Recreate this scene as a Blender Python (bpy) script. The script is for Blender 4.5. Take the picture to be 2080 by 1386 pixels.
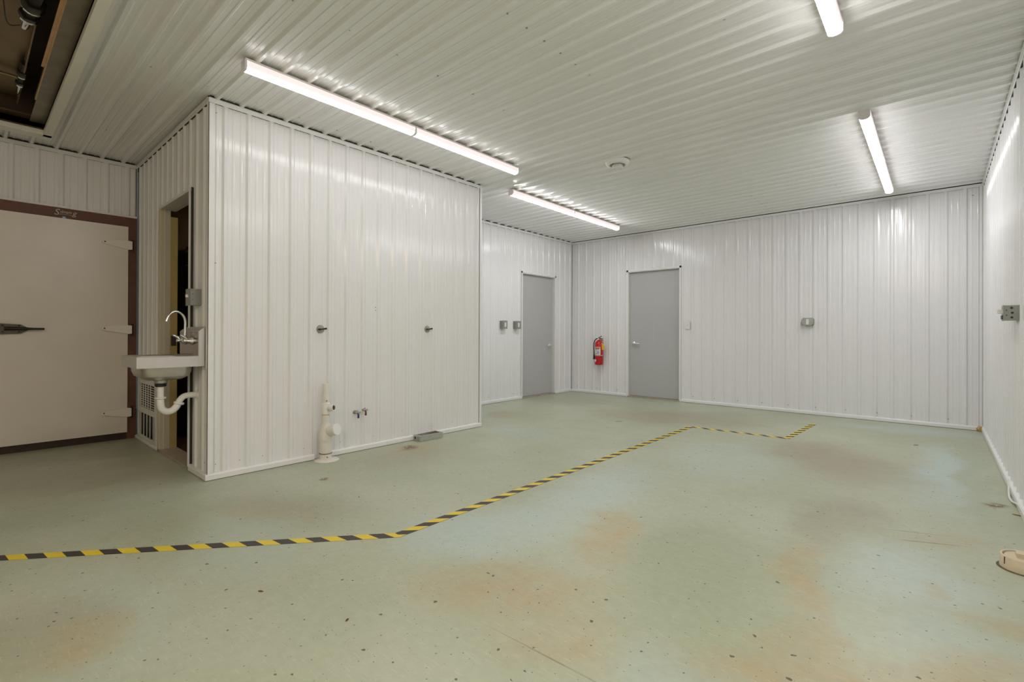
import bpy, bmesh, math, random
from mathutils import Vector, Matrix
random.seed(7)
C = bpy.context.scene.collection
sc = bpy.context.scene
for o in list(bpy.data.objects): bpy.data.objects.remove(o)

# ------------------------------------------------------------------ room numbers (metres; camera stands at x=0, y=0)
ZC = 2.72                    # ceiling crest plane
XB, Y1, Y2 = -3.878, 1.140, 3.856     # partition block: front plane, near side plane, far end
YB, XA, XR, XC = 7.369, -5.036, 0.383, -6.038   # back wall, alcove wall, right wall, cooler wall
YR = -6.2                    # rear wall behind the camera
PIT = 0.1608                 # rib pitch of the liner sheets

# ------------------------------------------------------------------ camera
cam = bpy.data.cameras.new('camera'); co = bpy.data.objects.new('camera', cam); C.objects.link(co)
yaw, pit, rol = math.radians(41.284), math.radians(0.189), math.radians(0.2105)
F = Vector((-math.sin(yaw)*math.cos(pit), math.cos(yaw)*math.cos(pit), math.sin(pit)))
R = Vector((math.cos(yaw), math.sin(yaw), 0)); U = R.cross(F)
R2 = R*math.cos(rol) + U*math.sin(rol); U2 = -R*math.sin(rol) + U*math.cos(rol)
M = Matrix((( R2.x, U2.x, -F.x, 0), (R2.y, U2.y, -F.y, 0), (R2.z, U2.z, -F.z, 1.05), (0, 0, 0, 1)))
co.matrix_world = M
cam.sensor_width = 36; cam.lens = 979.7/2080*36
cam.shift_x = -(1042.6-1040)/2080; cam.shift_y = (674.9-693)/2080
cam.clip_start = 0.02; cam.clip_end = 60
sc.camera = co

# ------------------------------------------------------------------ world, exposure
w = bpy.data.worlds.new('world'); sc.world = w; w.use_nodes = True
w.node_tree.nodes['Background'].inputs[0].default_value = (0.8, 0.85, 0.9, 1)
w.node_tree.nodes['Background'].inputs[1].default_value = 0.02
vs = sc.view_settings
vs.view_transform = 'Standard'; vs.look = 'None'; vs.gamma = 1.0; vs.use_curve_mapping = False
vs.exposure = 1.36
LAMP = 15.5                  # radiance of the LED lenses
SIDE = 0.014                 # the diffuser's sides glow far less than its bottom
LAMP_COL = (0.985, 0.975, 1.0)

# ------------------------------------------------------------------ materials
def nmat(name):
    m = bpy.data.materials.new(name); m.use_nodes = True
    nt = m.node_tree; b = nt.nodes['Principled BSDF']
    return m, nt, b
def setp(b, **k):
    names = {'col': 'Base Color', 'rough': 'Roughness', 'metal': 'Metallic', 'spec': 'Specular IOR Level', 'coat': 'Coat Weight',
             'coatr': 'Coat Roughness', 'emis': 'Emission Color', 'estr': 'Emission Strength'}
    for a, v in k.items():
        if a in ('col', 'emis'): v = (*v, 1)
        b.inputs[names[a]].default_value = v
def nd(nt, t, **k):
    n = nt.nodes.new(t)
    for a, v in k.items():
        if a.startswith('i_'):
            n.inputs[a[2:].replace('_', ' ')].default_value = v
        else: setattr(n, a, v)
    return n
def mth(nt, op, a, b=None, c=None, clamp=False):
    n = nt.nodes.new('ShaderNodeMath'); n.operation = op; n.use_clamp = clamp
    for i, v in enumerate((a, b, c)):
        if v is None: continue
        if isinstance(v, (int, float)): n.inputs[i].default_value = v
        else: nt.links.new(v, n.inputs[i])
    return n.outputs[0]
def mixc(nt, f, a, b):
    n = nt.nodes.new('ShaderNodeMix'); n.data_type = 'RGBA'
    for s, v in ((0, f), (6, a), (7, b)):
        if isinstance(v, (int, float)): n.inputs[s].default_value = v
        elif isinstance(v, tuple): n.inputs[s].default_value = (*v, 1)
        else: nt.links.new(v, n.inputs[s])
    return n.outputs[2]
def simple(name, col, rough=0.5, metal=0.0, noise=0.06, scale=14, bump=0.0, **k):
    m, nt, b = nmat(name); setp(b, col=col, rough=rough, metal=metal, **k)
    tc = nd(nt, 'ShaderNodeNewGeometry')
    n = nd(nt, 'ShaderNodeTexNoise'); n.inputs['Scale'].default_value = scale; n.inputs['Detail'].default_value = 4
    nt.links.new(tc.outputs['Position'], n.inputs['Vector'])
    dark = tuple(c*(1-noise*1.6) for c in col); lite = tuple(min(1, c*(1+noise)) for c in col)
    nt.links.new(mixc(nt, n.outputs['Fac'], dark, lite), b.inputs['Base Color'])
    if bump:
        bp = nd(nt, 'ShaderNodeBump'); bp.inputs['Strength'].default_value = bump; bp.inputs['Distance'].default_value = 0.01
        nt.links.new(n.outputs['Fac'], bp.inputs['Height']); nt.links.new(bp.outputs['Normal'], b.inputs['Normal'])
    return m
def wall_mat(name, col, rough, dents=0.25, stretch=(1, 1, 0.35)):
    """painted liner steel: slow waviness (oil-canning) along the ribs plus faint dust"""
    m, nt, b = nmat(name); setp(b, col=col, rough=rough, spec=0.5)
    g = nd(nt, 'ShaderNodeNewGeometry')
    mp = nd(nt, 'ShaderNodeMapping'); mp.inputs['Scale'].default_value = stretch
    nt.links.new(g.outputs['Position'], mp.inputs['Vector'])
    n1 = nd(nt, 'ShaderNodeTexNoise'); n1.inputs['Scale'].default_value = 24; n1.inputs['Detail'].default_value = 1.5
    nt.links.new(mp.outputs['Vector'], n1.inputs['Vector'])
    bp = nd(nt, 'ShaderNodeBump'); bp.inputs['Strength'].default_value = dents; bp.inputs['Distance'].default_value = 0.008
    nt.links.new(n1.outputs['Fac'], bp.inputs['Height']); nt.links.new(bp.outputs['Normal'], b.inputs['Normal'])
    n2 = nd(nt, 'ShaderNodeTexNoise'); n2.inputs['Scale'].default_value = 1.4; n2.inputs['Detail'].default_value = 5
    nt.links.new(g.outputs['Position'], n2.inputs['Vector'])
    dark = tuple(c*0.95 for c in col)
    nt.links.new(mixc(nt, n2.outputs['Fac'], dark, col), b.inputs['Base Color'])
    r = nd(nt, 'ShaderNodeMapRange'); r.inputs['To Min'].default_value = rough*0.8; r.inputs['To Max'].default_value = rough*1.25
    nt.links.new(n2.outputs['Fac'], r.inputs['Value']); nt.links.new(r.outputs['Result'], b.inputs['Roughness'])
    return m

M_WALL = wall_mat('white_liner_steel', (0.875, 0.868, 0.865), 0.16, 0.30, (1, 1, 0.10))
M_CEIL = wall_mat('white_ceiling_steel', (0.90, 0.895, 0.88), 0.19, 0.30, (0.10, 1, 1))
M_TRIM = simple('white_trim_paint', (0.87, 0.865, 0.85), 0.3, noise=0.03)
M_BACKING = simple('dark_backing', (0.10, 0.09, 0.08), 0.9)
M_GREYDOOR = simple('grey_door_paint', (0.50, 0.50, 0.495), 0.5, noise=0.03, scale=3)
M_JAMB = simple('jamb_white', (0.74, 0.73, 0.69), 0.45, noise=0.03)
M_CREAM = simple('cream_jamb', (0.66, 0.60, 0.45), 0.5, noise=0.05, scale=6)
M_YELLOW_JAMB = simple('yellowed_wood', (0.52, 0.40, 0.17), 0.5, noise=0.12, scale=8)
M_COOLER = simple('cooler_door_paint', (0.80, 0.73, 0.645), 0.24, noise=0.06, scale=3, bump=0.05)
M_HINGE = simple('hinge_paint', (0.85, 0.79, 0.70), 0.4, noise=0.04)
M_REDWOOD = simple('red_brown_frame', (0.15, 0.055, 0.030), 0.5, noise=0.25, scale=10)
M_DARKIRON = simple('dark_cast_iron', (0.035, 0.030, 0.022), 0.45, metal=0.5, noise=0.2)
M_IRON2 = simple('worn_cast_iron', (0.10, 0.09, 0.075), 0.45, metal=0.6, noise=0.25, scale=30)
M_STEEL = simple('brushed_stainless', (0.56, 0.53, 0.50), 0.32, metal=0.92, noise=0.06, scale=20)
M_STEEL_LIGHT = simple('satin_stainless_apron', (0.66, 0.625, 0.60), 0.36, metal=0.75, noise=0.04, scale=20)
M_NICKEL = simple('satin_nickel', (0.80, 0.80, 0.78), 0.25, metal=0.6, noise=0.03)
M_CHROME = simple('chrome', (0.86, 0.86, 0.86), 0.08, metal=1.0, noise=0.02)
M_BLACK = simple('black_rubber', (0.012, 0.012, 0.013), 0.5)
M_PVC = simple('white_pvc', (0.86, 0.85, 0.80), 0.35, noise=0.03)
M_PVC_CREAM = simple('cream_pvc', (0.80, 0.755, 0.68), 0.4, noise=0.05, scale=18)
M_PVC_TAN = simple('aged_tan_pvc', (0.72, 0.60, 0.42), 0.5, noise=0.10, scale=22)
M_PRIMER = simple('orange_primer', (0.72, 0.32, 0.08), 0.5, noise=0.2, scale=40)
M_DARKBORE = simple('dark_bore', (0.09, 0.04, 0.02), 0.7, noise=0.4, scale=60)
M_GREYBOX = simple('grey_cast_box', (0.33, 0.335, 0.305), 0.45, metal=0.25, noise=0.08, scale=30)
M_GALV = simple('galvanised_steel', (0.50, 0.51, 0.46), 0.4, metal=0.45, noise=0.12, scale=30)
M_PLATE = simple('white_plastic', (0.82, 0.81, 0.77), 0.35, noise=0.02)
M_HOLE = simple('dark_knockout', (0.035, 0.033, 0.028), 0.7)
M_RED = simple('extinguisher_red', (0.60, 0.012, 0.018), 0.25, noise=0.05)
M_YELTAG = simple('yellow_tag', (0.75, 0.50, 0.02), 0.5)
M_SCREW = simple('painted_screw', (0.42, 0.41, 0.38), 0.5, metal=0.2)
M_DARKSCREW = simple('dark_screw_hole', (0.10, 0.095, 0.085), 0.6)
M_BLUE = simple('blue_vinyl', (0.02, 0.03, 0.16), 0.4)
M_MAROON = simple('maroon_vinyl', (0.12, 0.02, 0.015), 0.4)
M_BRASS = simple('dull_nickel', (0.42, 0.40, 0.34), 0.35, metal=0.8, noise=0.15, scale=60)
M_BRONZE = simple('grimy_stainless', (0.30, 0.215, 0.115), 0.38, metal=0.75, noise=0.30, scale=5, bump=0.1)
M_BRONZE2 = simple('grimy_galvanised', (0.32, 0.285, 0.225), 0.42, metal=0.6, noise=0.25, scale=9, bump=0.1)
M_COPPER = simple('copper_lip', (0.72, 0.47, 0.24), 0.3, metal=0.9, noise=0.15, scale=12)
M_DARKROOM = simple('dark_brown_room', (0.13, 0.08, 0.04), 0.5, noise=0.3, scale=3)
M_SILL = simple('worn_beige_sill', (0.42, 0.37, 0.29), 0.6, noise=0.18, scale=12)
M_FOAM = simple('amber_foam', (0.62, 0.42, 0.15), 0.8, noise=0.3, scale=60, bump=0.4)
M_CAULK = simple('cream_caulk', (0.80, 0.76, 0.68), 0.6, noise=0.1, scale=30)
M_TAPE_Y = simple('yellow_tape', (0.80, 0.60, 0.035), 0.42, noise=0.07, scale=25)
M_TAPE_K = simple('black_tape', (0.050, 0.038, 0.036), 0.5, noise=0.12, scale=25)
M_RUST = simple('rust_flakes', (0.20, 0.075, 0.03), 0.8, noise=0.5, scale=80)
M_LETTER = simple('cream_lettering', (0.50, 0.45, 0.37), 0.45, metal=0.3)
M_BADGE = simple('blue_badge', (0.20, 0.27, 0.50), 0.35)
M_PRINT = simple('print_ink', (0.10, 0.09, 0.10), 0.6)
M_CABLE = simple('white_cable', (0.80, 0.79, 0.76), 0.4)
M_CEILBOX = simple('ceiling_frame_paint', (0.90, 0.88, 0.80), 0.4, noise=0.03)

mL, ntL, bL = nmat('lit_lens'); setp(bL, col=(0.9, 0.9, 0.9), rough=0.4, emis=LAMP_COL, estr=LAMP)
M_LENS = mL
mW, ntW, bW = nmat('lit_warm_lens'); setp(bW, col=(0.9, 0.85, 0.8), rough=0.4, emis=(1.0, .84, .66), estr=LAMP*2.6); M_LENS_WARM = mW
mD, ntD, bD = nmat('lit_dimmer_lens'); setp(bD, col=(0.9, 0.9, 0.9), rough=0.4, emis=LAMP_COL, estr=LAMP*.40); M_LENS_DIM = mD
mB_, ntB_, bB_ = nmat('lit_bright_lens'); setp(bB_, col=(0.9, 0.9, 0.9), rough=0.4, emis=(1, .97, .95), estr=LAMP*1.35); M_LENS_BRIGHT = mB_
mS, ntS, bS = nmat('diffuser_side'); setp(bS, col=(0.9, 0.86, 0.86), rough=0.4, emis=(1, .84, .85), estr=LAMP*SIDE)
M_LENS_SIDE = mS
mH, ntH, bH = nmat('white_fixture_housing'); setp(bH, col=(0.86, 0.80, 0.79), rough=0.35); M_HOUSING = mH

# floor: pale green paint, blue-green and yellow-green cloudiness, worn tan patches, flecks and fine scratches
def floor_mat():
    m, nt, b = nmat('worn_green_floor_paint'); L = nt.links.new
    g = nd(nt, 'ShaderNodeNewGeometry'); pos = g.outputs['Position']
    def noise(scale, detail=4, rough=0.55, vec=pos, dist=0.0):
        n = nd(nt, 'ShaderNodeTexNoise'); n.inputs['Scale'].default_value = scale; n.inputs['Detail'].default_value = detail
        n.inputs['Roughness'].default_value = rough; n.inputs['Distortion'].default_value = dist
        L(vec, n.inputs['Vector']); return n
    warp = noise(1.6, 5)
    sub = nd(nt, 'ShaderNodeVectorMath', operation='SUBTRACT'); L(warp.outputs['Color'], sub.inputs[0]); sub.inputs[1].default_value = (0.5, 0.5, 0.5)
    scl = nd(nt, 'ShaderNodeVectorMath', operation='SCALE'); L(sub.outputs[0], scl.inputs[0]); scl.inputs['Scale'].default_value = 0.55
    add = nd(nt, 'ShaderNodeVectorMath', operation='ADD'); L(pos, add.inputs[0]); L(scl.outputs[0], add.inputs[1])
    wp = add.outputs[0]
    def ell(cx, cy, rx, ry, ang, soft=1.0):
        mp = nd(nt, 'ShaderNodeMapping', vector_type='TEXTURE')
        mp.inputs['Location'].default_value = (cx, cy, 0); mp.inputs['Rotation'].default_value = (0, 0, math.radians(ang))
        mp.inputs['Scale'].default_value = (rx, ry, 1e3)
        L(wp, mp.inputs['Vector'])
        ln = nd(nt, 'ShaderNodeVectorMath', operation='LENGTH'); L(mp.outputs[0], ln.inputs[0])
        mr = nd(nt, 'ShaderNodeMapRange', interpolation_type='SMOOTHSTEP')
        mr.inputs['From Min'].default_value = 1.25; mr.inputs['From Max'].default_value = 0.25
        L(ln.outputs['Value'], mr.inputs['Value']); return mr.outputs['Result']
    def union(lst):
        r = None
        for args, s in lst:
            e = mth(nt, 'MULTIPLY', ell(*args), s)
            r = e if r is None else mth(nt, 'MAXIMUM', r, e)
        return r
    GREEN, GREEN2, BLUE, TAN, ORANGE, GREY = (0.475, 0.505, 0.380), (0.405, 0.435, 0.300), (0.465, 0.545, 0.490), (0.435, 0.360, 0.205), (0.480, 0.395, 0.225), (0.350, 0.325, 0.225)
    n1 = noise(0.9, 4); r1 = nd(nt, 'ShaderNodeMapRange'); r1.inputs['From Min'].default_value = 0.38; r1.inputs['From Max'].default_value = 0.62
    L(n1.outputs['Fac'], r1.inputs['Value'])
    col = mixc(nt, r1.outputs['Result'], GREEN2, GREEN)
    blue = union([((.06, 5.0, .26, 1.30, 0), 1), ((-1.88, 1.75, .42, .30, 20), .9), ((-1.72, 2.7, .30, .95, 0), .8), ((-1.3, 4.3, .5, .9, 0), .45),
                  ((-.10, 2.70, .28, .45, 0), .75), ((-1.75, 2.05, .30, .55, -10), .8), ((.05, 2.2, .2, .2, 0), .5), ((-.55, 1.45, .2, .2, 0), .5), ((-.25, 6.9, .9, .25, 0), .7), ((-4.5, 4.2, .3, .5, 0), .8),
                  ((-3.3, 3.9, .5, .3, 0), .4), ((-2.6, .95, .5, .3, 0), .35), ((-2.2, .35, .5, .3, 0), .3)])
    col = mixc(nt, blue, col, BLUE)
    grey = union([((-.65, 4.78, .60, .95, 22), .95), ((-.45, 3.3, .20, .7, -8), .7), ((-2.5, 5.9, 1.3, .7, 20), .8), ((-4.2, 4.6, .35, .35, 0), .75),
                  ((-2.9, 1.35, .55, .35, 20), .45), ((-3.4, 2.5, .4, .5, 0), .5), ((-2.35, .12, .35, .3, 0), .5)])
    col = mixc(nt, grey, col, GREY)
    tan = union([((-1.27, 2.27, .19, .42, 28), 1), ((-1.30, 1.55, .46, .30, 41), 1), ((-1.00, 1.38, .30, .20, 41), .75), ((-.44, 2.42, .12, .48, 14), 1),
                 ((-.36, 1.95, .13, .30, 5), .9), ((-.25, 1.75, .42, .24, 41), .95), ((.05, 2.02, .30, .14, 41), .85), ((-.05, 2.55, .06, .12, 0), .55),
                 ((.20, 2.40, .12, .08, 0), .8), ((0.0, 3.32, .22, .14, 40), .55), ((-3.55, 2.72, .14, .25, -20), .8), ((-2.2, .27, .22, .14, 20), .7), ((-4.15, 4.55, .3, .12, 0), .6),
                 ((-2.9, 1.2, .45, .12, 30), .35)])
    dgreen = union([((-.83, 2.25, .36, .75, 22), .8), ((-1.75, .9, .35, .3, 0), .4), ((.22, 5.0, .1, 1.6, 0), .6), ((-2.9, 2.2, .5, .3, 30), .4)])
    col = mixc(nt, dgreen, col, (.365, .405, .265))
    mott = noise(7, 6, 0.65); mt = nd(nt, 'ShaderNodeMapRange'); mt.inputs['From Min'].default_value = 0.3; mt.inputs['From Max'].default_value = 0.65
    mt.inputs['To Min'].default_value = 0.35; L(mott.outputs['Fac'], mt.inputs['Value'])
    col = mixc(nt, mth(nt, 'MULTIPLY', tan, mt.outputs['Result']), col, mixc(nt, r1.outputs['Result'], TAN, ORANGE))
    # fine mottling
    fm = noise(24, 6, 0.7); fr = nd(nt, 'ShaderNodeMapRange'); fr.inputs['From Min'].default_value = 0.3; fr.inputs['From Max'].default_value = 0.7
    fr.inputs['To Min'].default_value = 0.93; fr.inputs['To Max'].default_value = 1.05; L(fm.outputs['Fac'], fr.inputs['Value'])
    sc_ = nd(nt, 'ShaderNodeVectorMath', operation='SCALE'); L(col, sc_.inputs[0]); L(fr.outputs['Result'], sc_.inputs['Scale']); col = sc_.outputs[0]
    # light scratches, swept mostly one way
    for ang, s, thr, amt, c in ((-28, 1.0, 0.60, 0.30, (0.66, 0.67, 0.54)), (-20, 1.7, 0.62, 0.30, (0.27, 0.28, 0.19))):
        mp = nd(nt, 'ShaderNodeMapping'); mp.inputs['Rotation'].default_value = (0, 0, math.radians(ang)); mp.inputs['Scale'].default_value = (14*s, 120*s, 1)
        L(pos, mp.inputs['Vector']); sn = noise(1, 3, 0.6, mp.outputs[0])
        st = nd(nt, 'ShaderNodeMapRange'); st.inputs['From Min'].default_value = thr; st.inputs['From Max'].default_value = thr+0.06
        st.inputs['To Max'].default_value = amt; L(sn.outputs['Fac'], st.inputs['Value'])
        col = mixc(nt, mth(nt, 'MULTIPLY', st.outputs['Result'], mt.outputs['Result']), col, c)
    # dark flecks of several sizes
    for scale, rad, keep, c in ((6.5, 0.050, 0.68, (0.06, 0.055, 0.04)), (14, 0.065, 0.66, (0.09, 0.08, 0.055)), (32, 0.10, 0.66, (0.22, 0.205, 0.14)), (2.3, 0.018, 0.45, (0.05, 0.042, 0.03)), (55, 0.12, .86, (.54,.56,.45))):
        ww = noise(40, 2); s2 = nd(nt, 'ShaderNodeVectorMath', operation='SCALE'); L(ww.outputs['Color'], s2.inputs[0]); s2.inputs['Scale'].default_value = 0.055/ (scale**0.5)
        a2 = nd(nt, 'ShaderNodeVectorMath', operation='ADD'); L(pos, a2.inputs[0]); L(s2.outputs[0], a2.inputs[1])
        fl = nd(nt, 'ShaderNodeMapping'); fl.inputs['Scale'].default_value = (1, 1, 0); L(a2.outputs[0], fl.inputs['Vector'])
        v = nd(nt, 'ShaderNodeTexVoronoi'); v.voronoi_dimensions = '2D'; v.inputs['Scale'].default_value = scale; L(fl.outputs[0], v.inputs['Vector'])
        sp = nd(nt, 'ShaderNodeSeparateColor'); L(v.outputs['Color'], sp.inputs[0])
        gate = mth(nt, 'GREATER_THAN', sp.outputs[0], keep)
        rr = mth(nt, 'MULTIPLY', sp.outputs[1], rad)
        f = mth(nt, 'MULTIPLY', mth(nt, 'LESS_THAN', v.outputs['Distance'], rr), gate)
        col = mixc(nt, mth(nt, 'MULTIPLY', f, 0.85), col, c)
    # rust spots seen in place
    for cx, cy, r_ in ((-3.616, 2.69, .042), (-3.345, 1.768, .022), (-.30, 1.27, .022), (.285, 4.15, .03), (-.245, 1.62, .0)):
        if r_: col = mixc(nt, mth(nt, 'MULTIPLY', ell(cx-.0, cy, r_*2.0, r_*2.0, 20), mth(nt, 'GREATER_THAN', fm.outputs['Fac'], 0.44)), col, (0.17, 0.085, 0.04))
    # long hairline cracks
    wp0, wp = wp, pos
    for a_, b_, wd, am in (((-1.25, 1.245), (-.55, 1.27), .004, .7), ((-.176, 3.156), (.133, 3.302), .006, .9), ((-.25, 3.28), (.06, 3.40), .010, .6)):
        cx, cy = (a_[0]+b_[0])/2, (a_[1]+b_[1])/2; ln_ = math.dist(a_, b_)/2
        col = mixc(nt, mth(nt, 'MULTIPLY', mth(nt, 'MULTIPLY', ell(cx, cy, ln_, wd, math.degrees(math.atan2(b_[1]-a_[1], b_[0]-a_[0]))), am), mt.outputs['Result']), col, (.14, .12, .07))
    L(col, b.inputs['Base Color'])
    rg = nd(nt, 'ShaderNodeMapRange'); rg.inputs['To Min'].default_value = 0.30; rg.inputs['To Max'].default_value = 0.55
    L(mott.outputs['Fac'], rg.inputs['Value']); L(rg.outputs['Result'], b.inputs['Roughness'])
    bp = nd(nt, 'ShaderNodeBump'); bp.inputs['Strength'].default_value = 0.12; bp.inputs['Distance'].default_value = 0.004
    L(fm.outputs['Fac'], bp.inputs['Height']); L(bp.outputs['Normal'], b.inputs['Normal'])
    return m
M_FLOOR = floor_mat()

# ------------------------------------------------------------------ mesh helpers
def obj(name, bm, mats, parent=None, smooth=False, bevel=0.0):
    if bevel:
        bmesh.ops.bevel(bm, geom=[e for e in bm.edges if e.calc_face_angle(0) > 0.6], offset=bevel, segments=2, profile=0.6, affect='EDGES', clamp_overlap=True)
    bmesh.ops.recalc_face_normals(bm, faces=bm.faces)
    me = bpy.data.meshes.new(name); bm.to_mesh(me); bm.free()
    for m in (mats if isinstance(mats, (list, tuple)) else [mats]): me.materials.append(m)
    if smooth:
        for p in me.polygons: p.use_smooth = True
        me.set_sharp_from_angle(angle=math.radians(38))
    o = bpy.data.objects.new(name, me); C.objects.link(o)
    if parent is not None:
        o.parent = parent
        o.matrix_parent_inverse = mw(parent).inverted()
    return o
def mw(o):
    m = o.matrix_basis.copy()
    if o.parent is not None: m = mw(o.parent) @ o.matrix_parent_inverse @ m
    return m
def thing(name, label, cat, loc, group=None, kind=None):
    o = bpy.data.objects.new(name, None); o.empty_display_size = 0.1; C.objects.link(o); o.location = loc
    tag(o, label, cat, group, kind); return o
def tag(o, label=None, cat=None, group=None, kind=None):
    if label: o['label'] = label
    if cat: o['category'] = cat
    if group: o['group'] = group
    if kind: o['kind'] = kind
    return o
def B(): return bmesh.new()
def box(bm, x0, x1, y0, y1, z0, z1, mi=0):
    v = [bm.verts.new((x, y, z)) for x in (x0, x1) for y in (y0, y1) for z in (z0, z1)]
    for f in ((0,1,3,2), (4,6,7,5), (0,4,5,1), (2,3,7,6), (0,2,6,4), (1,5,7,3)):
        fc = bm.faces.new([v[i] for i in f]); fc.material_index = mi
    return bm
def frame_of(d):
    d = Vector(d).normalized(); a = Vector((0, 0, 1)) if abs(d.z) < 0.9 else Vector((1, 0, 0))
    u = d.cross(a).normalized(); return u, d.cross(u).normalized(), d
def lathe(bm, org, d, prof, n=24, mi=0, cap=True):
    """prof: list of (distance along d, radius)"""
    u, v, d = frame_of(d); org = Vector(org); rings = []
    for t, r in prof:
        c = org + d*t
        if r < 1e-6: rings.append([bm.verts.new(c)])
        else: rings.append([bm.verts.new(c + u*r*math.cos(2*math.pi*i/n) + v*r*math.sin(2*math.pi*i/n)) for i in range(n)])
    for a, b in zip(rings, rings[1:]):
        for i in range(n):
            j = (i+1) % n
            if len(a) == 1 and len(b) == 1: continue
            if len(a) == 1: f = bm.faces.new((a[0], b[i], b[j]))
            elif len(b) == 1: f = bm.faces.new((a[i], a[j], b[0]))
            else: f = bm.faces.new((a[i], a[j], b[j], b[i]))
            f.material_index = mi
    if cap:
        for r in (rings[0], rings[-1]):
            if len(r) > 2: bm.faces.new(r).material_index = mi
    return bm
def rod(bm, a, b, r, n=16, mi=0):
    d = Vector(b)-Vector(a); return lathe(bm, a, d, [(0, r), (d.length, r)], n, mi)
def sweep(bm, pts, r, n=14, mi=0, sub=6):
    """tube along a smoothed path; r number or list"""
    P = [Vector(p) for p in pts]; rr = r if isinstance(r, (list, tuple)) else [r]*len(P)
    out, ro = [], []
    for i in range(len(P)-1):
        p0, p1, p2, p3 = P[max(i-1, 0)], P[i], P[i+1], P[min(i+2, len(P)-1)]
        for k in range(sub):
            t = k/sub
            out.append(0.5*((2*p1)+(p2-p0)*t+(2*p0-5*p1+4*p2-p3)*t*t+(3*p1-p0-3*p2+p3)*t**3)); ro.append(rr[i]*(1-t)+rr[i+1]*t)
    out.append(P[-1]); ro.append(rr[-1])
    u, v, d = frame_of(out[1]-out[0]); rings = []
    for i, c in enumerate(out):
        t = (out[min(i+1, len(out)-1)]-out[max(i-1, 0)]).normalized()
        u = (u-t*u.dot(t)).normalized(); v = t.cross(u)
        rings.append([bm.verts.new(c+u*ro[i]*math.cos(2*math.pi*k/n)+v*ro[i]*math.sin(2*math.pi*k/n)) for k in range(n)])
    for a, b in zip(rings, rings[1:]):
        for k in range(n): bm.faces.new((a[k], a[(k+1) % n], b[(k+1) % n], b[k])).material_index = mi
    bm.faces.new(rings[0]).material_index = mi; bm.faces.new(rings[-1]).material_index = mi
    return bm
def prism(bm, pts, d, mi=0):
    """extrude a polygon of 3-D points by vector d"""
    a = [bm.verts.new(p) for p in pts]; b = [bm.verts.new(Vector(p)+Vector(d)) for p in pts]
    bm.faces.new(a).material_index = mi; bm.faces.new(b).material_index = mi
    n = len(a)
    for i in range(n): bm.faces.new((a[i], a[(i+1) % n], b[(i+1) % n], b[i])).material_index = mi
    return bm

# ------------------------------------------------------------------ ribbed liner sheets
HR = 0.013; HC = 0.018
def prof_points(s0, s1, ph):
    """break points (s,h) of the rib profile between s0 and s1; ph = position of one major rib centre"""
    pts = []
    k0 = math.floor((s0-ph)/PIT)-1; k1 = math.ceil((s1-ph)/PIT)+1
    for k in range(k0, k1+1):
        c = ph+k*PIT
        pts += [(c-.0235, 0), (c-.0095, HR), (c+.0095, HR), (c+.0235, 0)]
        for q in (1, 2):
            m_ = c+q*PIT/3; pts += [(m_-.0100, 0), (m_-.0040, .0024), (m_+.0040, .0024), (m_+.0100, 0)]
    return sorted(pts)
def hat(pts, s):
    for (a, ha), (b, hb) in zip(pts, pts[1:]):
        if a <= s <= b: return ha+(hb-ha)*(s-a)/max(b-a, 1e-9)
    return 0
def sheet(parent, org, sd, td, nd_, s0, s1, t0, t1, ph, openings=(), mat=None, lap=True, name='wall_panel'):
    hs = HC/HR if name == 'ceiling_panel' else 1.0
    """one rolled sheet; org + s*sd + t*td, crest plane is the given plane, pans sit HR behind it. openings: (sa,sb,ta,tb)"""
    org, sd, td, n = Vector(org), Vector(sd), Vector(td), Vector(nd_)
    pts = prof_points(s0, s1, ph)
    S = {s0, s1} | {a for a, h in pts if s0 < a < s1}
    for o in openings:
        for a in o[:2]:
            if s0 < a < s1: S.add(a)
    S = sorted(S); bm = B()
    def V(s, t):
        h = (hat(pts, s)-HR)*hs
        if lap and s < s0+0.030: h += 0.0014
        return bm.verts.new(org+sd*s+td*t+n*h)
    for a, b in zip(S, S[1:]):
        if b-a < 1e-6: continue
        mid = (a+b)/2; spans = [(t0, t1)]
        for oa, ob, ta, tb in openings:
            if oa < mid < ob:
                ns = []
                for p, q in spans:
                    if tb <= p or ta >= q: ns.append((p, q)); continue
                    if ta > p: ns.append((p, ta))
                    if tb < q: ns.append((tb, q))
                spans = ns
        for p, q in spans:
            va, vb, vc, vd = V(a, p), V(b, p), V(b, q), V(a, q); bm.faces.new((va, vb, vc, vd))
    if lap:                                                     # folded lip at the lapped edge
        h = (hat(pts, s0)-HR)*hs
        bm.faces.new([bm.verts.new(org+sd*s0+td*t+n*(h+e)) for t, e in ((t0, -.002), (t1, -.002), (t1, .0014), (t0, .0014))])
    bmesh.ops.remove_doubles(bm, verts=bm.verts, dist=1e-5)
    if not bm.faces: bm.free(); return None
    me = bpy.data.meshes.new(name); bm.to_mesh(me); bm.free(); me.materials.append(mat or M_WALL)
    o = bpy.data.objects.new(name, me); C.objects.link(o); o.parent = parent; return o
def sheets(parent, org, sd, td, n, s0, s1, t0, t1, ph, openings=(), mat=None, first=None, name='wall_panel'):
    W = 6*PIT
    a = s0; nxt = (first if first is not None else s0+W)
    while a < s1-1e-6:
        b = min(nxt, s1)
        if b-a > 1e-4: sheet(parent, org, sd, td, n, a, b, t0, t1, ph, openings, mat, a > s0, name)
        a = b; nxt = a+W
def structure(name, bm, mats, label=None):
    o = obj(name, bm, mats); o['kind'] = 'structure'
    if label: o['label'] = label
    return o
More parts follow.
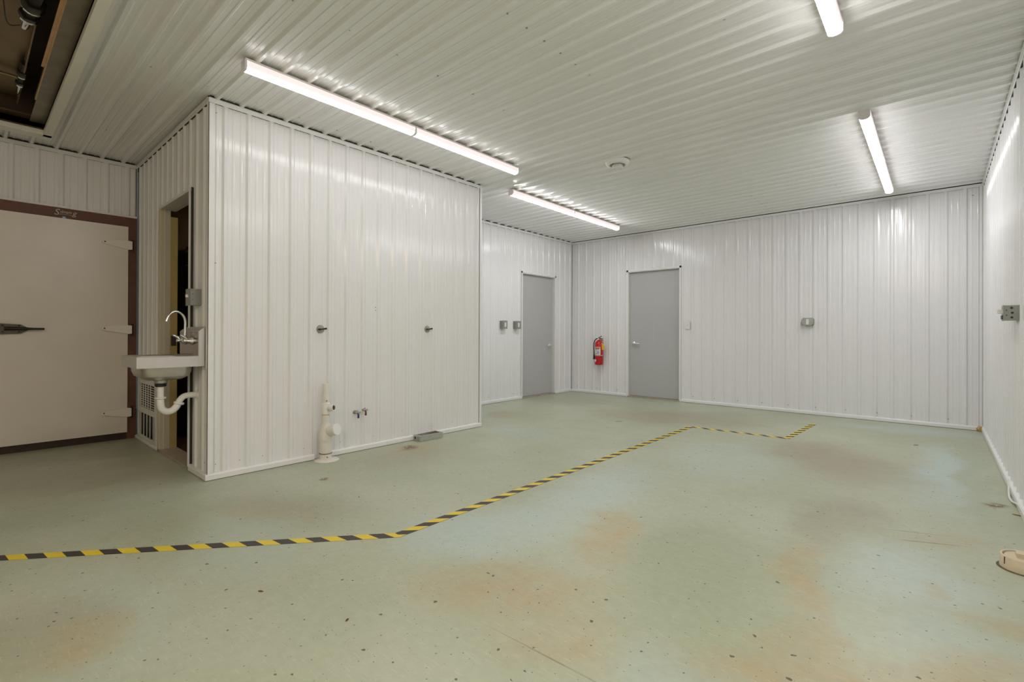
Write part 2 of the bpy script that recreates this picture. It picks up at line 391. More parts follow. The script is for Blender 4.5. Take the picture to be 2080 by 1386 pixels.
def slab_with_hole(bm, axis, pos, th, a0, a1, z0, z1, holes):
    """wall backing slab of thickness th (signed) with rectangular holes; axis 'x' = plane of constant x"""
    A = sorted({a0, a1, *[h[0] for h in holes], *[h[1] for h in holes]}); Zs = sorted({z0, z1, *[h[2] for h in holes], *[h[3] for h in holes]})
    for p, q in zip(A, A[1:]):
        for r, s in zip(Zs, Zs[1:]):
            if any(h[0] <= (p+q)/2 <= h[1] and h[2] <= (r+s)/2 <= h[3] for h in holes): continue
            x0, x1 = sorted((pos, pos+th))
            if axis == 'x': box(bm, x0, x1, p, q, r, s)
            else: box(bm, p, q, x0, x1, r, s)
    return bm

# ---- openings
D1 = (5.955, 6.845, 0.0, 2.040)      # alcove door (y0,y1,z0,z1)
D2 = (-3.905, -3.015, 0.0, 2.095)    # back door (x0,x1,..)
DW = (-5.150, -4.285, 0.0, 2.140)    # open doorway in the partition side
HA = (-5.575, -2.55, -1.10, 0.438)   # ceiling hatch x0,x1,y0,y1
CD = (-0.085, 1.135, 0.0, 2.185)     # cooler door frame y0,y1
ZT = ZC+0.012

# ---- floor, ceiling
structure('floor', box(B(), XC-2.2, XR+.2, YR-.2, YB+.2, -0.12, 0.0), M_FLOOR, 'pale green painted concrete floor with tan wear patches')
bm = B()
for x0, x1, y0, y1 in ((XC-.3, HA[0], YR-.2, YB+.2), (HA[1], XR+.2, YR-.2, YB+.2), (HA[0], HA[1], YR-.2, HA[2]), (HA[0], HA[1], HA[3], YB+.2)):
    box(bm, x0, x1, y0, y1, ZC+.020, ZC+.10)
ceiling = structure('ceiling', bm, M_BACKING, 'white ribbed steel ceiling')
cph = 1.352
hole = [(HA[2], HA[3], HA[0], HA[1])]
for xa, xb in ((XC-.02, -1.70), (-1.70, XR+.02)):
    sheets(ceiling, (0, 0, ZC), (0, 1, 0), (1, 0, 0), (0, 0, -1), YR, YB+.0, xa, xb, cph, hole, M_CEIL, first=YR+.55, name='ceiling_panel')
# ---- walls: backing slab + ribbed sheets
def wall(name, axis, pos, n, a0, a1, ph, holes=(), first=None, z1=ZT, label=None, ins=(0, 0)):
    th = -0.05*n
    start = pos-(HR+.004)*n
    bm = slab_with_hole(B(), axis, start, th, a0+ins[0], a1-ins[1], 0.0, ZC+.06, [h for h in holes])
    o = structure(name, bm, M_BACKING, label)
    if axis == 'x': sheets(o, (pos, 0, 0), (0, 1, 0), (0, 0, 1), (n, 0, 0), a0, a1, 0.004, z1, ph, holes, M_WALL, first)
    else: sheets(o, (0, pos, 0), (1, 0, 0), (0, 0, 1), (0, n, 0), a0, a1, 0.004, z1, ph, holes, M_WALL, first)
    return o
w_pf = wall('wall_partition_front', 'x', XB, 1, Y1, Y2, 1.248, ins=(.03, .03), label='white ribbed steel partition wall with the drain pipe')
w_ps = wall('wall_partition_side', 'y', Y1, -1, XC, XB-.003, -5.780, ins=(0, .03), holes= [DW, (-5.88, -5.235, 0.03, 0.60)], label='narrow ribbed wall with the open doorway')
w_pr = wall('wall_partition_rear', 'y', Y2, 1, XA, XB-.003, -4.9, ins=(0, .03))
w_al = wall('wall_alcove', 'x', XA, 1, Y2, YB, 3.95, [D1], label='white ribbed wall beside the smaller grey door')
w_bk = wall('wall_back', 'y', YB, -1, XA, XR, -1.370, [D2], first=-3.452, label='white ribbed back wall with the larger grey door')
w_rt = wall('wall_right', 'x', XR, -1, YR, YB, 0.42, label='white ribbed right wall seen at a steep angle')
w_lf = wall('wall_left', 'x', XC, 1, YR, Y1, 0.263, [CD], label='ribbed wall around the cooler door')
w_rr = wall('wall_rear', 'y', YR, 1, XC, XR, 0.1)

# ---- trims
def trim(name, bm, mat=M_TRIM): return structure(name, bm, mat)
e = 0.0025
def toptrim(name, axis, pos, n, a0, a1):
    bm = B(); p, q = sorted((pos, pos+e*n)); 
    if axis == 'x':
        box(bm, p, q, a0, a1, ZC-.032, ZC-.001); p, q = sorted((pos, pos+.012*n)); box(bm, p, q, a0, a1, ZC-.003, ZC-.0005)
    else:
        box(bm, a0, a1, p, q, ZC-.032, ZC-.001); p, q = sorted((pos, pos+.012*n)); box(bm, a0, a1, p, q, ZC-.003, ZC-.0005)
    return trim(name, bm)
def baseb(name, axis, pos, n, spans, h=0.047, d=0.014):
    bm = B()
    for a0, a1 in spans:
        if axis == 'x': prism(bm, [(pos+x*n, a0, z) for x, z in ((-.012, .004), (d, .004), (d, h-.010), (d-.004, h-.004), (-.004, h), (-.012, h))], (0, a1-a0, 0))
        else: prism(bm, [(a0, pos+x*n, z) for x, z in ((-.012, .004), (d, .004), (d, h-.010), (d-.004, h-.004), (-.004, h), (-.012, h))], (a1-a0, 0, 0))
    return trim(name, bm)
toptrim('trim_1', 'x', XB, 1, Y1-.0026, Y2+.003); toptrim('trim_2', 'y', Y1, -1, XC, XB-.0015); toptrim('trim_3', 'x', XA, 1, Y2, YB)
toptrim('trim_4', 'y', YB, -1, XA, XR); toptrim('trim_5', 'x', XR, -1, YR, YB); toptrim('trim_6', 'x', XC, 1, YR, Y1)
toptrim('trim_13', 'y', YR, 1, XC, XR); toptrim('trim_14', 'y', Y2, 1, XA, XB)
baseb('baseboard_partition_front', 'x', XB, 1, [(Y1-.0155, 1.918), (2.035, Y2+.01)])
baseb('baseboard_partition_side', 'y', Y1, -1, [(DW[1]+.015, XB+.012)]); baseb('baseboard_partition_far', 'y', Y1, -1, [(XC+.045, DW[0]-.045)], h=.034)
baseb('baseboard_alcove', 'x', XA, 1, [(Y2, D1[0]-.028), (D1[1]+.028, YB)]); baseb('baseboard_back', 'y', YB, -1, [(XA, D2[0]-.028), (D2[1]+.028, XR)])
baseb('baseboard_right', 'x', XR, -1, [(YR, YB)], h=.05, d=.016); baseb('baseboard_left', 'x', XC, 1, [(YR, CD[0])]); baseb('baseboard_rear', 'y', YR, 1, [(XC, XR)])
# dark strips added in the rib gaps, painting in shade around the angle trims
def shade_strip(name, axis, pos, n, a0, a1):
    bm = B()
    for d0, d1, z0, z1 in ((-.0145, -.0015, ZC-.0305, ZC-.002), (-.030, .003, ZC+.0012, ZC+.0175)):
        p, q = sorted((pos+d0*n, pos+d1*n))
        if axis == 'x': box(bm, p, q, a0, a1, z0, z1)
        else: box(bm, a0, a1, p, q, z0, z1)
    return trim(name, bm, M_GAPSHADE)
M_GAPSHADE = simple('dark_gap_shade', (0.045, 0.042, 0.038), 0.9)
shade_strip('shade_strip_1', 'x', XB, 1, Y1+.004, Y2-.02); shade_strip('shade_strip_2', 'y', Y1, -1, XC+.02, XB-.005); shade_strip('shade_strip_3', 'x', XA, 1, Y2+.02, YB-.02)
shade_strip('shade_strip_4', 'y', YB, -1, XA+.02, XR-.02); shade_strip('shade_strip_5', 'x', XR, -1, YR+.02, YB-.02); shade_strip('shade_strip_6', 'x', XC, 1, YR+.02, Y1-.02)
# corner angles
bm = B(); box(bm, XB-.040, XB+e+.0006, Y1-e-.0006, Y1, .047, ZC-.034); box(bm, XB, XB+e+.0006, Y1-e-.0006, Y1+.036, .047, ZC-.034); trim('trim_7', bm)
bm = B(); box(bm, XB, XB+.006, Y2-.020, Y2+.010, .047, ZC-.002); box(bm, XB-.06, XB+.004, Y2, Y2+.012, .0, ZC-.002); box(bm, XB-.009, XB+.0005, Y2-.0265, Y2-.0215, .05, ZC-.03, 1); trim('trim_8', bm, [M_TRIM, M_HOLE])
bm = B(); box(bm, XA, XA+.004, YB-.026, YB-.010, .05, ZC-.03, 0); box(bm, XA, XA+.030, YB-.004, YB-.0005, .05, ZC-.03, 0); box(bm, XA, XA+.008, YB-.010, YB-.004, .03, ZC-.03, 1); trim('trim_9', bm, [M_TRIM, M_HOLE])
bm = B(); box(bm, XR-.030, XR, YB-.004, YB-.0005, .05, ZC-.03); box(bm, XR-.004, XR, YB-.03, YB-.010, .05, ZC-.03); box(bm, XR-.006, XR, YB-.009, YB-.004, .06, ZC-.03, 1)
trim('trim_10', bm, [M_TRIM, simple('rusty_joint', (0.22, 0.10, 0.06), 0.8, noise=.4, scale=20)])
bm = B(); box(bm, XC, XC+.020, Y1-.004, Y1-.0005, 2.19, ZC-.03, 0); box(bm, XC, XC+.005, Y1-.010, Y1-.004, .0, ZC-.03, 1); trim('trim_11', bm, [M_TRIM, M_HOLE])
# J-channel over the cooler door
trim('trim_12', box(B(), XC, XC+.012, CD[0]-.03, CD[1]+.0, CD[3], CD[3]+.022))

# ---- screws: one small stuff mesh per surface
def screws(name, pts, n, parent, r=0.0055, mat=M_SCREW):
    bm = B()
    for p in pts: lathe(bm, Vector(p)-Vector(n)*.001, n, [(0, r*1.35), (.0018, r*1.35), (.0018, r*.8), (.0055, r*.7)], 6)
    o = obj(name, bm, mat, parent); o['kind'] = 'stuff'; return o
zc = ZC+HC
pts = []
for k in range(-33, 37):
    y = 1.352+.055+k*PIT*.985
    if YR+.1 < y < YB-.05:
        pts.append((-1.70, y, zc))
        if k % 2 == 0:
            for x in (-.856, -2.455, -3.75, -5.2):
                if not (HA[0]-.1 < x < HA[1]+.1 and HA[2]-.1 < y < HA[3]+.1): pts.append((x, y, zc))
screws('screw_heads', pts, (0, 0, -1), ceiling, .0065)
screws('screw_heads', [(XB-HR, Y1+.055+k*PIT, .105) for k in range(0, 17, 1) if k % 2 == 0 or k < 2], (1, 0, 0), w_pf)
screws('screw_heads', [(XB-HR, Y1+.05, 2.63), (XB-HR, Y1+.05, 1.55)], (1, 0, 0), w_pf)
screws('screw_holes', [(XB-HR, y, z) for y, z in ((2.505, 1.262), (2.505, 1.287), (2.532, 1.258), (2.532, 1.290), (2.55, 1.262))], (1, 0, 0), w_pf, .0032, M_DARKSCREW)
screws('screw_heads', [(x, YB-HR, .10) for x in [-2.8+.322*k for k in range(10)]+[-4.9, -4.5, -4.1]], (0, -1, 0), w_bk)
screws('screw_heads', [(.30, YB-HR, 2.60)], (0, -1, 0), w_bk)
screws('screw_heads', [(XA+.0-HR, y, .10) for y in (5.2, 5.45, 5.75)], (1, 0, 0), w_al)
screws('screw_heads', [(XR+HR-.002, 3.0+.1608*k+random.uniform(-.02, .02), .078+random.uniform(-.012, .012)) for k in range(27)], (-1, 0, 0), w_rt, .006, M_DARKSCREW)
screws('screw_heads', [(XB-.10, Y1+HR, .11), (XB-.25, Y1+HR, .11)], (0, -1, 0), w_ps)

# ---- back/alcove doors
def lever_handle(p, org, out, along, l=.11):
    o, d, a = Vector(org), Vector(out), Vector(along)
    h = obj('handle', lathe(B(), o, d, [(0, .033), (.010, .033), (.016, .022), (.020, .014), (.050, .012), (.052, .0)], 24), M_NICKEL, p, True)
    s = o+d*.045; obj('lever', sweep(B(), [s, s+a*.03+d*.008, s+a*.07+d*.004, s+a*l-Vector((0, 0, .006))], [.013, .012, .011, .008], 10), M_NICKEL, h, True)
    return h
# door_1: in the alcove wall (x = XA), recess .05
y0, y1, z1 = D1[0], D1[1], D1[3]
d1 = thing('door_1', 'grey steel door in the alcove wall, the narrower-looking one left of the extinguisher', 'door', (XA, (y0+y1)/2, 0), kind='structure')
dd = .055
bm = B(); 
for a, b, c, dz in ((y0-.022, y0+.004, 0, z1+.022), (y1-.004, y1+.026, 0, z1+.022)):
    box(bm, XA-.002, XA+.006, a, b, c, dz)
box(bm, XA-.002, XA+.006, y0-.022, y1+.026, z1-.002, z1+.024)
obj('frame_trim', bm, M_TRIM, d1)
bm = B(); box(bm, XA-dd-.04, XA-.001, y0-.01, y0+.012, 0, z1); box(bm, XA-dd-.04, XA-.001, y1-.012, y1+.01, 0, z1); box(bm, XA-dd-.04, XA-.001, y0, y1, z1-.012, z1+.01)
obj('jamb', bm, M_JAMB, d1)
obj('door_leaf', box(B(), XA-dd-.045, XA-dd, y0+.014, y1-.014, .022, z1-.014), M_GREYDOOR, d1, bevel=.002)
obj('threshold', box(B(), XA-dd-.06, XA+.012, y0-.005, y1+.005, 0, .018), M_SILL, d1, bevel=.003)
lever_handle(d1, (XA-dd, 6.755, .850), (1, 0, 0), (0, -1, 0))
# door_2: in the back wall (y = YB)
x0, x1, z1 = D2[0], D2[1], D2[3]
d2 = thing('door_2', 'wide grey steel door in the back wall right of the extinguisher', 'door', ((x0+x1)/2, YB, 0), kind='structure')
bm = B(); box(bm, x0-.026, x0+.004, YB-.006, YB+.002, 0, z1+.024); box(bm, x1-.004, x1+.022, YB-.006, YB+.002, 0, z1+.024); box(bm, x0-.026, x1+.022, YB-.006, YB+.002, z1-.002, z1+.024)
obj('frame_trim', bm, M_TRIM, d2)
bm = B(); box(bm, x0-.01, x0+.012, YB+.001, YB+dd+.04, 0, z1); box(bm, x1-.012, x1+.01, YB+.001, YB+dd+.04, 0, z1); box(bm, x0, x1, YB+.001, YB+dd+.04, z1-.012, z1+.01)
obj('jamb', bm, M_JAMB, d2)
obj('door_leaf', box(B(), x0+.014, x1-.014, YB+dd, YB+dd+.045, .022, z1-.014), M_GREYDOOR, d2, bevel=.002)
obj('threshold', box(B(), x0-.005, x1+.005, YB-.012, YB+dd+.06, 0, .018), M_SILL, d2, bevel=.003)
lever_handle(d2, (-3.825, YB+dd, .893), (0, -1, 0), (1, 0, 0), .12)
# unseen backing added behind the two doors so nothing shines through
structure('light_stop_alcove_door', box(B(), XA-.40, XA-.15, y0+0.0 if False else 5.8, 7.0, 0, 2.2), M_BACKING)
structure('light_stop_back_door', box(B(), -4.05, -2.85, YB+.12, YB+.19, 0, 2.2), M_BACKING)

# ---- open doorway: jambs, header, sill, dark room
x0, x1, z1 = DW[0], DW[1], DW[3]
dw = thing('door_4', 'open doorway into a dark brown room behind the hand sink', 'doorway', ((x0+x1)/2, Y1, 0), kind='structure')
bm = B(); box(bm, x0-.040, x0+.006, Y1-.006, Y1+.004, .0, z1+.004)
obj('edge_trim', bm, M_CREAM, dw)
bm = B(); box(bm, x0-.01, x1+.01, Y1-.010, Y1+.004, z1-.008, z1+.016); box(bm, x0, x1, Y1+.002, Y1+.115, z1-.004, z1+.012)
obj('header', bm, M_JAMB, dw)
obj('jamb', box(B(), x0-.01, x0+.022, Y1+.001, Y1+.070, .02, z1-.004), M_CREAM, dw)
obj('door_stop', box(B(), x0-.01, x0+.020, Y1+.070, Y1+.125, .02, z1-.06), M_YELLOW_JAMB, dw)
obj('strike_plate', box(B(), x0+.020, x0+.0215, Y1+.078, Y1+.118, .93, 1.02), M_IRON2, dw)
bm = B(); box(bm, x1-.003, x1+.001, Y1-.014, Y1+.10, .03, z1+.035); obj('right_edge_flashing', bm, M_TRIM, dw)
obj('right_jamb_gap', box(B(), x1+.003, x1+.018, Y1-.001, Y1+.09, .05, z1+.02), M_HOLE, dw)
obj('sill', box(B(), x0-.03, x1+.012, Y1-.006, Y1+.125, 0, .022), M_SILL, dw, bevel=.003)
# room behind
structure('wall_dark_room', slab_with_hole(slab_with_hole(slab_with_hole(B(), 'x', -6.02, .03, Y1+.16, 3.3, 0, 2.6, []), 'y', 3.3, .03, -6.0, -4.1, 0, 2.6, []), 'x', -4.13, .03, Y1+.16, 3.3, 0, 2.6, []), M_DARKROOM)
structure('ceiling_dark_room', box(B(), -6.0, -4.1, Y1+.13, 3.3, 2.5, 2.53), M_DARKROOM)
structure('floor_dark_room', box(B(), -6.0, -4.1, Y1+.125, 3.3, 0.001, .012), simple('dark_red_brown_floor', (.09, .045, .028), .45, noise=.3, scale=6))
tk = thing('steel_tank', 'dark steel tank with bright bands just inside the open doorway', 'tank', (-5.72, 1.62, 0))
M_TANK = simple('tarnished_steel_tank', (.16, .105, .055), .35, metal=.7, noise=.3, scale=4)
obj('tank_body', lathe(B(), (-5.70, 1.72, .012), (0, 0, 1), [(0, .24), (1.90, .24), (2.0, .16), (2.02, 0)], 32), M_TANK, tk, True)
for z in (1.72, 1.86): obj('band', lathe(B(), (-5.70, 1.72, z), (0, 0, 1), [(0, .243), (.004, .249), (.010, .249), (.014, .243)], 32), M_COPPER, tk, True)

def fill_light(name, loc, size, watts, rot=(0, 0, 0)):
    l = bpy.data.lights.new(name, 'AREA'); l.size = size; l.energy = watts; l.color = (1, .78, .52)
    o = bpy.data.objects.new(name, l); o.location = loc; o.rotation_euler = rot; C.objects.link(o); return o
fill_light('dark_room_fill', (-5.0, 2.3, 2.48), .3, 1.6)  # added unseen fill that brightens the dark room's interior
# ---- louvred return grille
lv = thing('return_air_grille', 'white floor-level return grille under the hand sink, left of the open doorway', 'vent', (-5.56, Y1, .03))
gx0, gx1, gz0, gz1 = -5.90, -5.215, .034, .605
bm = B(); box(bm, gx0, gx0+.03, Y1-.012, Y1-.0, gz0, gz1); box(bm, gx1-.055, gx1, Y1-.012, Y1, gz0, gz1); box(bm, gx0+.03, gx1-.055, Y1-.012, Y1, gz0, gz0+.035)
box(bm, gx0+.03, gx1-.055, Y1-.012, Y1, gz1-.04, gz1); box(bm, gx0+.03, gx1-.055, Y1-.012, Y1, .285, .335)
obj('frame', bm, M_JAMB, lv)
obj('duct', box(B(), gx0+.01, gx1-.02, Y1+.035, Y1+.045, gz0, gz1), M_HOLE, lv)
for k in range(5):
    x = gx0+.095+k*.115
    obj('slat', prism(B(), [(x, Y1-.006, .07), (x+.016, Y1-.006, .07), (x+.016, Y1-.002, .07), (x, Y1-.002, .07)], (0, 0, .215)), M_JAMB, lv)
for k in range(11):
    z = .342+k*.0215
    obj('louver_blade', prism(B(), [(gx0+.03, Y1-.003, z), (gx0+.03, Y1-.003, z+.007), (gx0+.03, Y1+.001, z+.007), (gx0+.03, Y1+.001, z)], (gx1-gx0-.085, 0, 0)), M_JAMB, lv)
for k in range(5): obj('mullion', box(B(), gx0+.10+k*.09, gx0+.115+k*.09, Y1-.008, Y1-.003, .335, gz1-.04), M_JAMB, lv)

# ---- walk-in cooler door
cd = thing('door_3', 'large beige walk-in cooler door with red-brown frame and strap hinges', 'door', (XC, .5, 0), kind='structure')
fx = XC+.030
bm = B(); box(bm, XC-.03, fx, 1.062, 1.136, 0, 2.185); box(bm, XC-.03, fx, CD[0], -.010, 0, 2.185); box(bm, XC-.03, fx, -.010, 1.062, 2.085, 2.185)
obj('frame', bm, M_REDWOOD, cd, bevel=.003)
obj('sill', box(B(), XC-.03, fx, -.010, 1.062, 0, .066), simple('dark_stained_sill', (.045, .022, .014), .6, noise=.4), cd)
obj('door_leaf', box(B(), XC-.02, XC+.052, -.012, 1.064, .068, 2.088), M_COOLER, cd, bevel=.006)
lx = XC+.052
for zc_ in (1.905, 1.075, .262):
    hb = obj('hinge', prism(B(), [(lx, 1.093, zc_+.040), (lx, 1.093, zc_-.038), (lx, 1.066, zc_-.042), (lx, .92, zc_-.016), (lx, .868, zc_-.002), (lx, .860, zc_+.012), (lx, .872, zc_+.026), (lx, .92, zc_+.036), (lx, 1.066, zc_+.044)], (.020, 0, 0)), M_HINGE, cd, bevel=.002)
    obj('hinge_bracket', box(B(), fx, lx+.004, 1.090, 1.124, zc_-.062, zc_+.064), M_REDWOOD, hb, bevel=.004)
    obj('hinge_pin', rod(B(), (lx+.006, 1.098, zc_-.055), (lx+.006, 1.098, zc_+.058), .010), M_DARKIRON, hb, True)
    obj('bolt', lathe(B(), (lx+.020, .885, zc_+.012), (1, 0, 0), [(0, .007), (.003, .005)], 10), M_IRON2, hb)
lt = obj('latch', prism(B(), [(lx, y, z) for y, z in ((.02, 1.040), (.20, 1.030), (.325, 1.036), (.350, 1.052), (.368, 1.062), (.368, 1.086), (.350, 1.098), (.325, 1.114), (.20, 1.122), (.02, 1.112))], (.026, 0, 0)), M_IRON2, cd, bevel=.005)
obj('latch_lever', sweep(B(), [(lx+.030, .225, 1.078), (lx+.036, .30, 1.078), (lx+.050, .36, 1.077), (lx+.055, .40, 1.077), (lx+.055, .470, 1.077)], [.016, .015, .013, .0095, .0095], 10), M_DARKIRON, lt, True)
for y in (.215, .315):
    for z in (1.050, 1.104): obj('bolt', lathe(B(), (lx+.026, y, z), (1, 0, 0), [(0, .008), (.004, .006)], 8), M_DARKIRON, lt)
# raised script lettering on the head of the frame
def text_mesh(name, s, size, org, parent, mat, shear=.25, xs=1.0, depth=.002):
    cu = bpy.data.curves.new(name, 'FONT'); cu.body = s; cu.size = size; cu.extrude = depth; cu.shear = shear; cu.resolution_u = 3
    t = bpy.data.objects.new(name, cu); C.objects.link(t)
    me = bpy.data.meshes.new_from_object(t.evaluated_get(bpy.context.evaluated_depsgraph_get())); bpy.data.objects.remove(t); bpy.data.curves.remove(cu)
    # text x -> +y, text y -> +z, facing +x
    me.transform(Matrix(((0, 0, 1, org[0]), (xs, 0, 0, org[1]), (0, 1, 0, org[2]), (0, 0, 0, 1))))
    me.materials.clear(); me.materials.append(mat)
    o = bpy.data.objects.new(name, me); C.objects.link(o); o.parent = parent; o.matrix_parent_inverse = mw(parent).inverted(); return o
text_mesh('lettering', 'S', .078, (fx+.002, .530, 2.117), cd, M_LETTER)
text_mesh('lettering', 'ubmarin', .040, (fx+.002, .572, 2.138), cd, M_LETTER, .2, .60)
text_mesh('lettering', 'g', .066, (fx+.002, .655, 2.128), cd, M_LETTER, .2)
obj('lettering', sweep(B(), [(fx+.002, .548, 2.118), (fx+.002, .575, 2.126), (fx+.002, .63, 2.128), (fx+.002, .665, 2.116)], [.003, .0025, .002, .002], 6), M_LETTER, cd)
bd = obj('badge', lathe(B(), (fx, .600, 2.098), (1, 0, 0), [(0, .014), (.003, .014), (.004, .011)], 20), M_BADGE, cd)
obj('badge_stripe', box(B(), fx+.004, fx+.0048, .591, .609, 2.096, 2.101), M_PLATE, bd)

# ---- ceiling hatch: white frame and grimy stainless recess with fittings
hx0, hx1, hy0, hy1 = HA
ht = thing('ceiling_hatch', 'white-framed ceiling recess of grimy steel with pipe fittings, upper left corner', 'hatch', ((hx0+hx1)/2, (hy0+hy1)/2, ZC))
FW, zf = .062, ZC-.034
bm = B(); box(bm, hx0-FW+.02, hx1+.04, hy1-.012, hy1+.040, zf, ZC+.004); box(bm, hx0-FW+.02, hx1+.04, hy0-.04, hy0+.012, zf, ZC+.004)
box(bm, hx0-.11, hx0+.012, hy0-.04, hy1+.040, zf, ZC+.004); box(bm, hx1-.012, hx1+.04, hy0-.04, hy1+.04, zf, ZC+.004)
obj('frame', bm, M_CEILBOX, ht)
obj('frame_edge', box(B(), hx0-.112, hx1+.042, hy1+.040, hy1+.043, zf-.002, ZC+.004), M_TRIM, ht)
zt = 3.10
bm = B(); box(bm, hx0-.02, hx0, hy0, hy1, ZC, zt); box(bm, hx1, hx1+.02, hy0, hy1, ZC, zt); box(bm, hx0, hx1, hy0-.02, hy0, ZC, zt); box(bm, hx0, hx1, hy1, hy1+.02, ZC, zt); box(bm, hx0-.02, hx1+.02, hy0-.02, hy1+.02, zt, zt+.02)
obj('recess', bm, M_DARKROOM, ht)
obj('side_flange', box(B(), hx0+.0, hx1, .345, hy1-.004, 2.775, 2.781), M_BRONZE2, ht)
bm = B(); box(bm, hx0+.55, hx1, .337, .345, 2.772, 2.800); box(bm, hx0+1.2, hx1, .322, .337, 2.777, 2.783); obj('copper_lip', bm, M_COPPER, ht)
obj('end_flange', box(B(), hx0+.0, hx0+.11, hy0, .345, 2.79, 2.797), M_BRONZE, ht)
bm = B(); box(bm, hx0+.14, hx1, hy0+.05, .270, 2.90, 2.91); box(bm, hx0+.14, hx1, .262, .270, 2.84, 2.90); obj('inner_panel', bm, M_BRONZE, ht)
def fitting(a, b, r, parent):
    a, b = Vector(a), Vector(b); d = b-a; L_ = d.length
    f = obj('pipe_fitting', lathe(B(), a, d, [(0, r*.9), (L_*.22, r*.9), (L_*.22, r*1.25), (L_*.34, r*1.25), (L_*.34, r*.8), (L_*.55, r*.8), (L_*.55, r*1.15), (L_*.64, r*1.15), (L_*.64, r*.55), (L_*.92, r*.5), (L_, r*.3)], 6), M_DARKIRON, parent)
    obj('chrome_ring', lathe(B(), a+d*.34, d, [(0, r*1.28), (L_*.03, r*1.28)], 16), M_CHROME, f, True)
    obj('chrome_ring', lathe(B(), a+d*.60, d, [(0, r*1.18), (L_*.04, r*1.18)], 16), M_CHROME, f, True)
    obj('stem', lathe(B(), a+d*.66, d, [(0, r*.58), (L_*.26, r*.54), (L_*.34, r*.30), (L_*.36, 0)], 12), M_CHROME, f, True)
    return f
fitting((-3.60, .255, 2.86), (-4.06, .223, 2.845), .040, ht)
fitting((-4.62, .262, 2.865), (-5.22, .258, 2.845), .024, ht)
obj('pipe', sweep(B(), [(-4.85, -.9, 2.862), (-4.90, -.2, 2.862), (-4.92, .25, 2.862)], .013, 12), M_BRONZE, ht, True)
obj('capillary_wire', sweep(B(), [(-3.4, .10, 2.86), (-3.75, .13, 2.83), (-4.05, .16, 2.84), (-4.02, .22, 2.85)], .003, 6), M_DARKIRON, ht)

# ------------------------------------------------------------------ LED strip fixtures
def lb_warm(l): return l.startswith('warm')
def strip_light(x, y0, y1, label, group='LED strip lights on the ceiling'):
    t = thing('strip_light', label, 'light', (x, (y0+y1)/2, ZC), group)
    zh, zb = ZC-.012, ZC-.064
    obj('housing', prism(B(), [(x-.036, y0, ZC), (x-.036, y0, zh), (x+.036, y0, zh), (x+.036, y0, ZC)], (0, y1-y0, 0)), M_HOUSING, t)
    # wrap-around diffuser: dim sides, bright rounded bottom
    sec = [(-.034, zh), (-.034, ZC-.050), (-.030, ZC-.058), (-.022, ZC-.064), (-.009, ZC-.067), (.009, ZC-.067), (.022, ZC-.064), (.030, ZC-.058), (.034, ZC-.050), (.034, zh)]
    ML = M_LENS_WARM if lb_warm(label) else M_LENS_DIM if x == -3.185 else M_LENS_BRIGHT if y0 == .53 else M_LENS
    bm = B(); ring = [[bm.verts.new((x+dx, y, z)) for dx, z in sec] for y in (y0+.012, y1-.012)]
    for k in range(9): bm.faces.new((ring[0][k], ring[0][k+1], ring[1][k+1], ring[1][k])).material_index = 1 if k in (0, 8) else 0
    obj('lens', bm, [ML, M_LENS_SIDE], t)
    for ya in (y0-.001, y1-.011):
        obj('end_cap', prism(B(), [(x+1.03*dx, ya, z-(.001 if z < zh else 0)) for dx, z in sec], (0, .012, 0)), M_HOUSING, t)
    return t
for x, y0, y1, lb in (
    (-3.185, 1.118, 2.392, 'strip light above the partition wall, the nearer of its end-to-end pair'),
    (-3.185, 2.394, 3.665, 'strip light above the partition wall, the farther of its end-to-end pair'),
    (-3.705, 4.165, 5.420, 'strip light before the alcove, nearer half of the pair ending left of the ceiling vent'),
    (-3.705, 5.422, 6.650, 'strip light nearest the fire extinguisher corner'),
    (-0.410, 0.530, 1.802, 'strip light directly over the photographer, outside the top of the photo'),
    (-0.410, 1.804, 3.078, 'strip light cut by the top edge at the right'),
    (-0.410, -2.065, -0.795, 'warm strip light behind the photographer, nearer half of the rear pair'),
    (-0.410, -3.338, -2.067, 'warm strip light behind the photographer, farther half of the rear pair'),
    (-0.405, 4.400, 5.735, 'strip light along the right wall, nearer half of the full pair'),
    (-0.405, 5.737, 6.900, 'strip light along the right wall, ending closest to the back wall'),
    ): strip_light(x, y0, y1, lb)

# ------------------------------------------------------------------ ceiling vent
cv = thing('ceiling_vent', 'round white ceiling air valve between the strip lights', 'vent', (-2.335, 4.185, ZC))
O = (-2.335, 4.185, ZC+.010)
obj('outer_ring', lathe(B(), O, (0, 0, -1), [(0, .116), (.018, .116), (.034, .104), (.042, .084), (.038, .074), (.0, .070)], 40, cap=False), M_PLATE, cv, True)
obj('throat', lathe(B(), O, (0, 0, -1), [(-.03, .069), (.004, .069), (.0045, 0)], 32), M_HOLE, cv, True)
obj('centre_disc', lathe(B(), O, (0, 0, -1), [(.010, .030), (.044, .052), (.064, .053), (.070, .048), (.072, .044), (.068, .040), (.070, 0)], 40), M_PLATE, cv, True)
obj('stem', rod(B(), (O[0], O[1], O[2]+.02), (O[0], O[1], O[2]-.03), .008), M_GALV, cv, True)

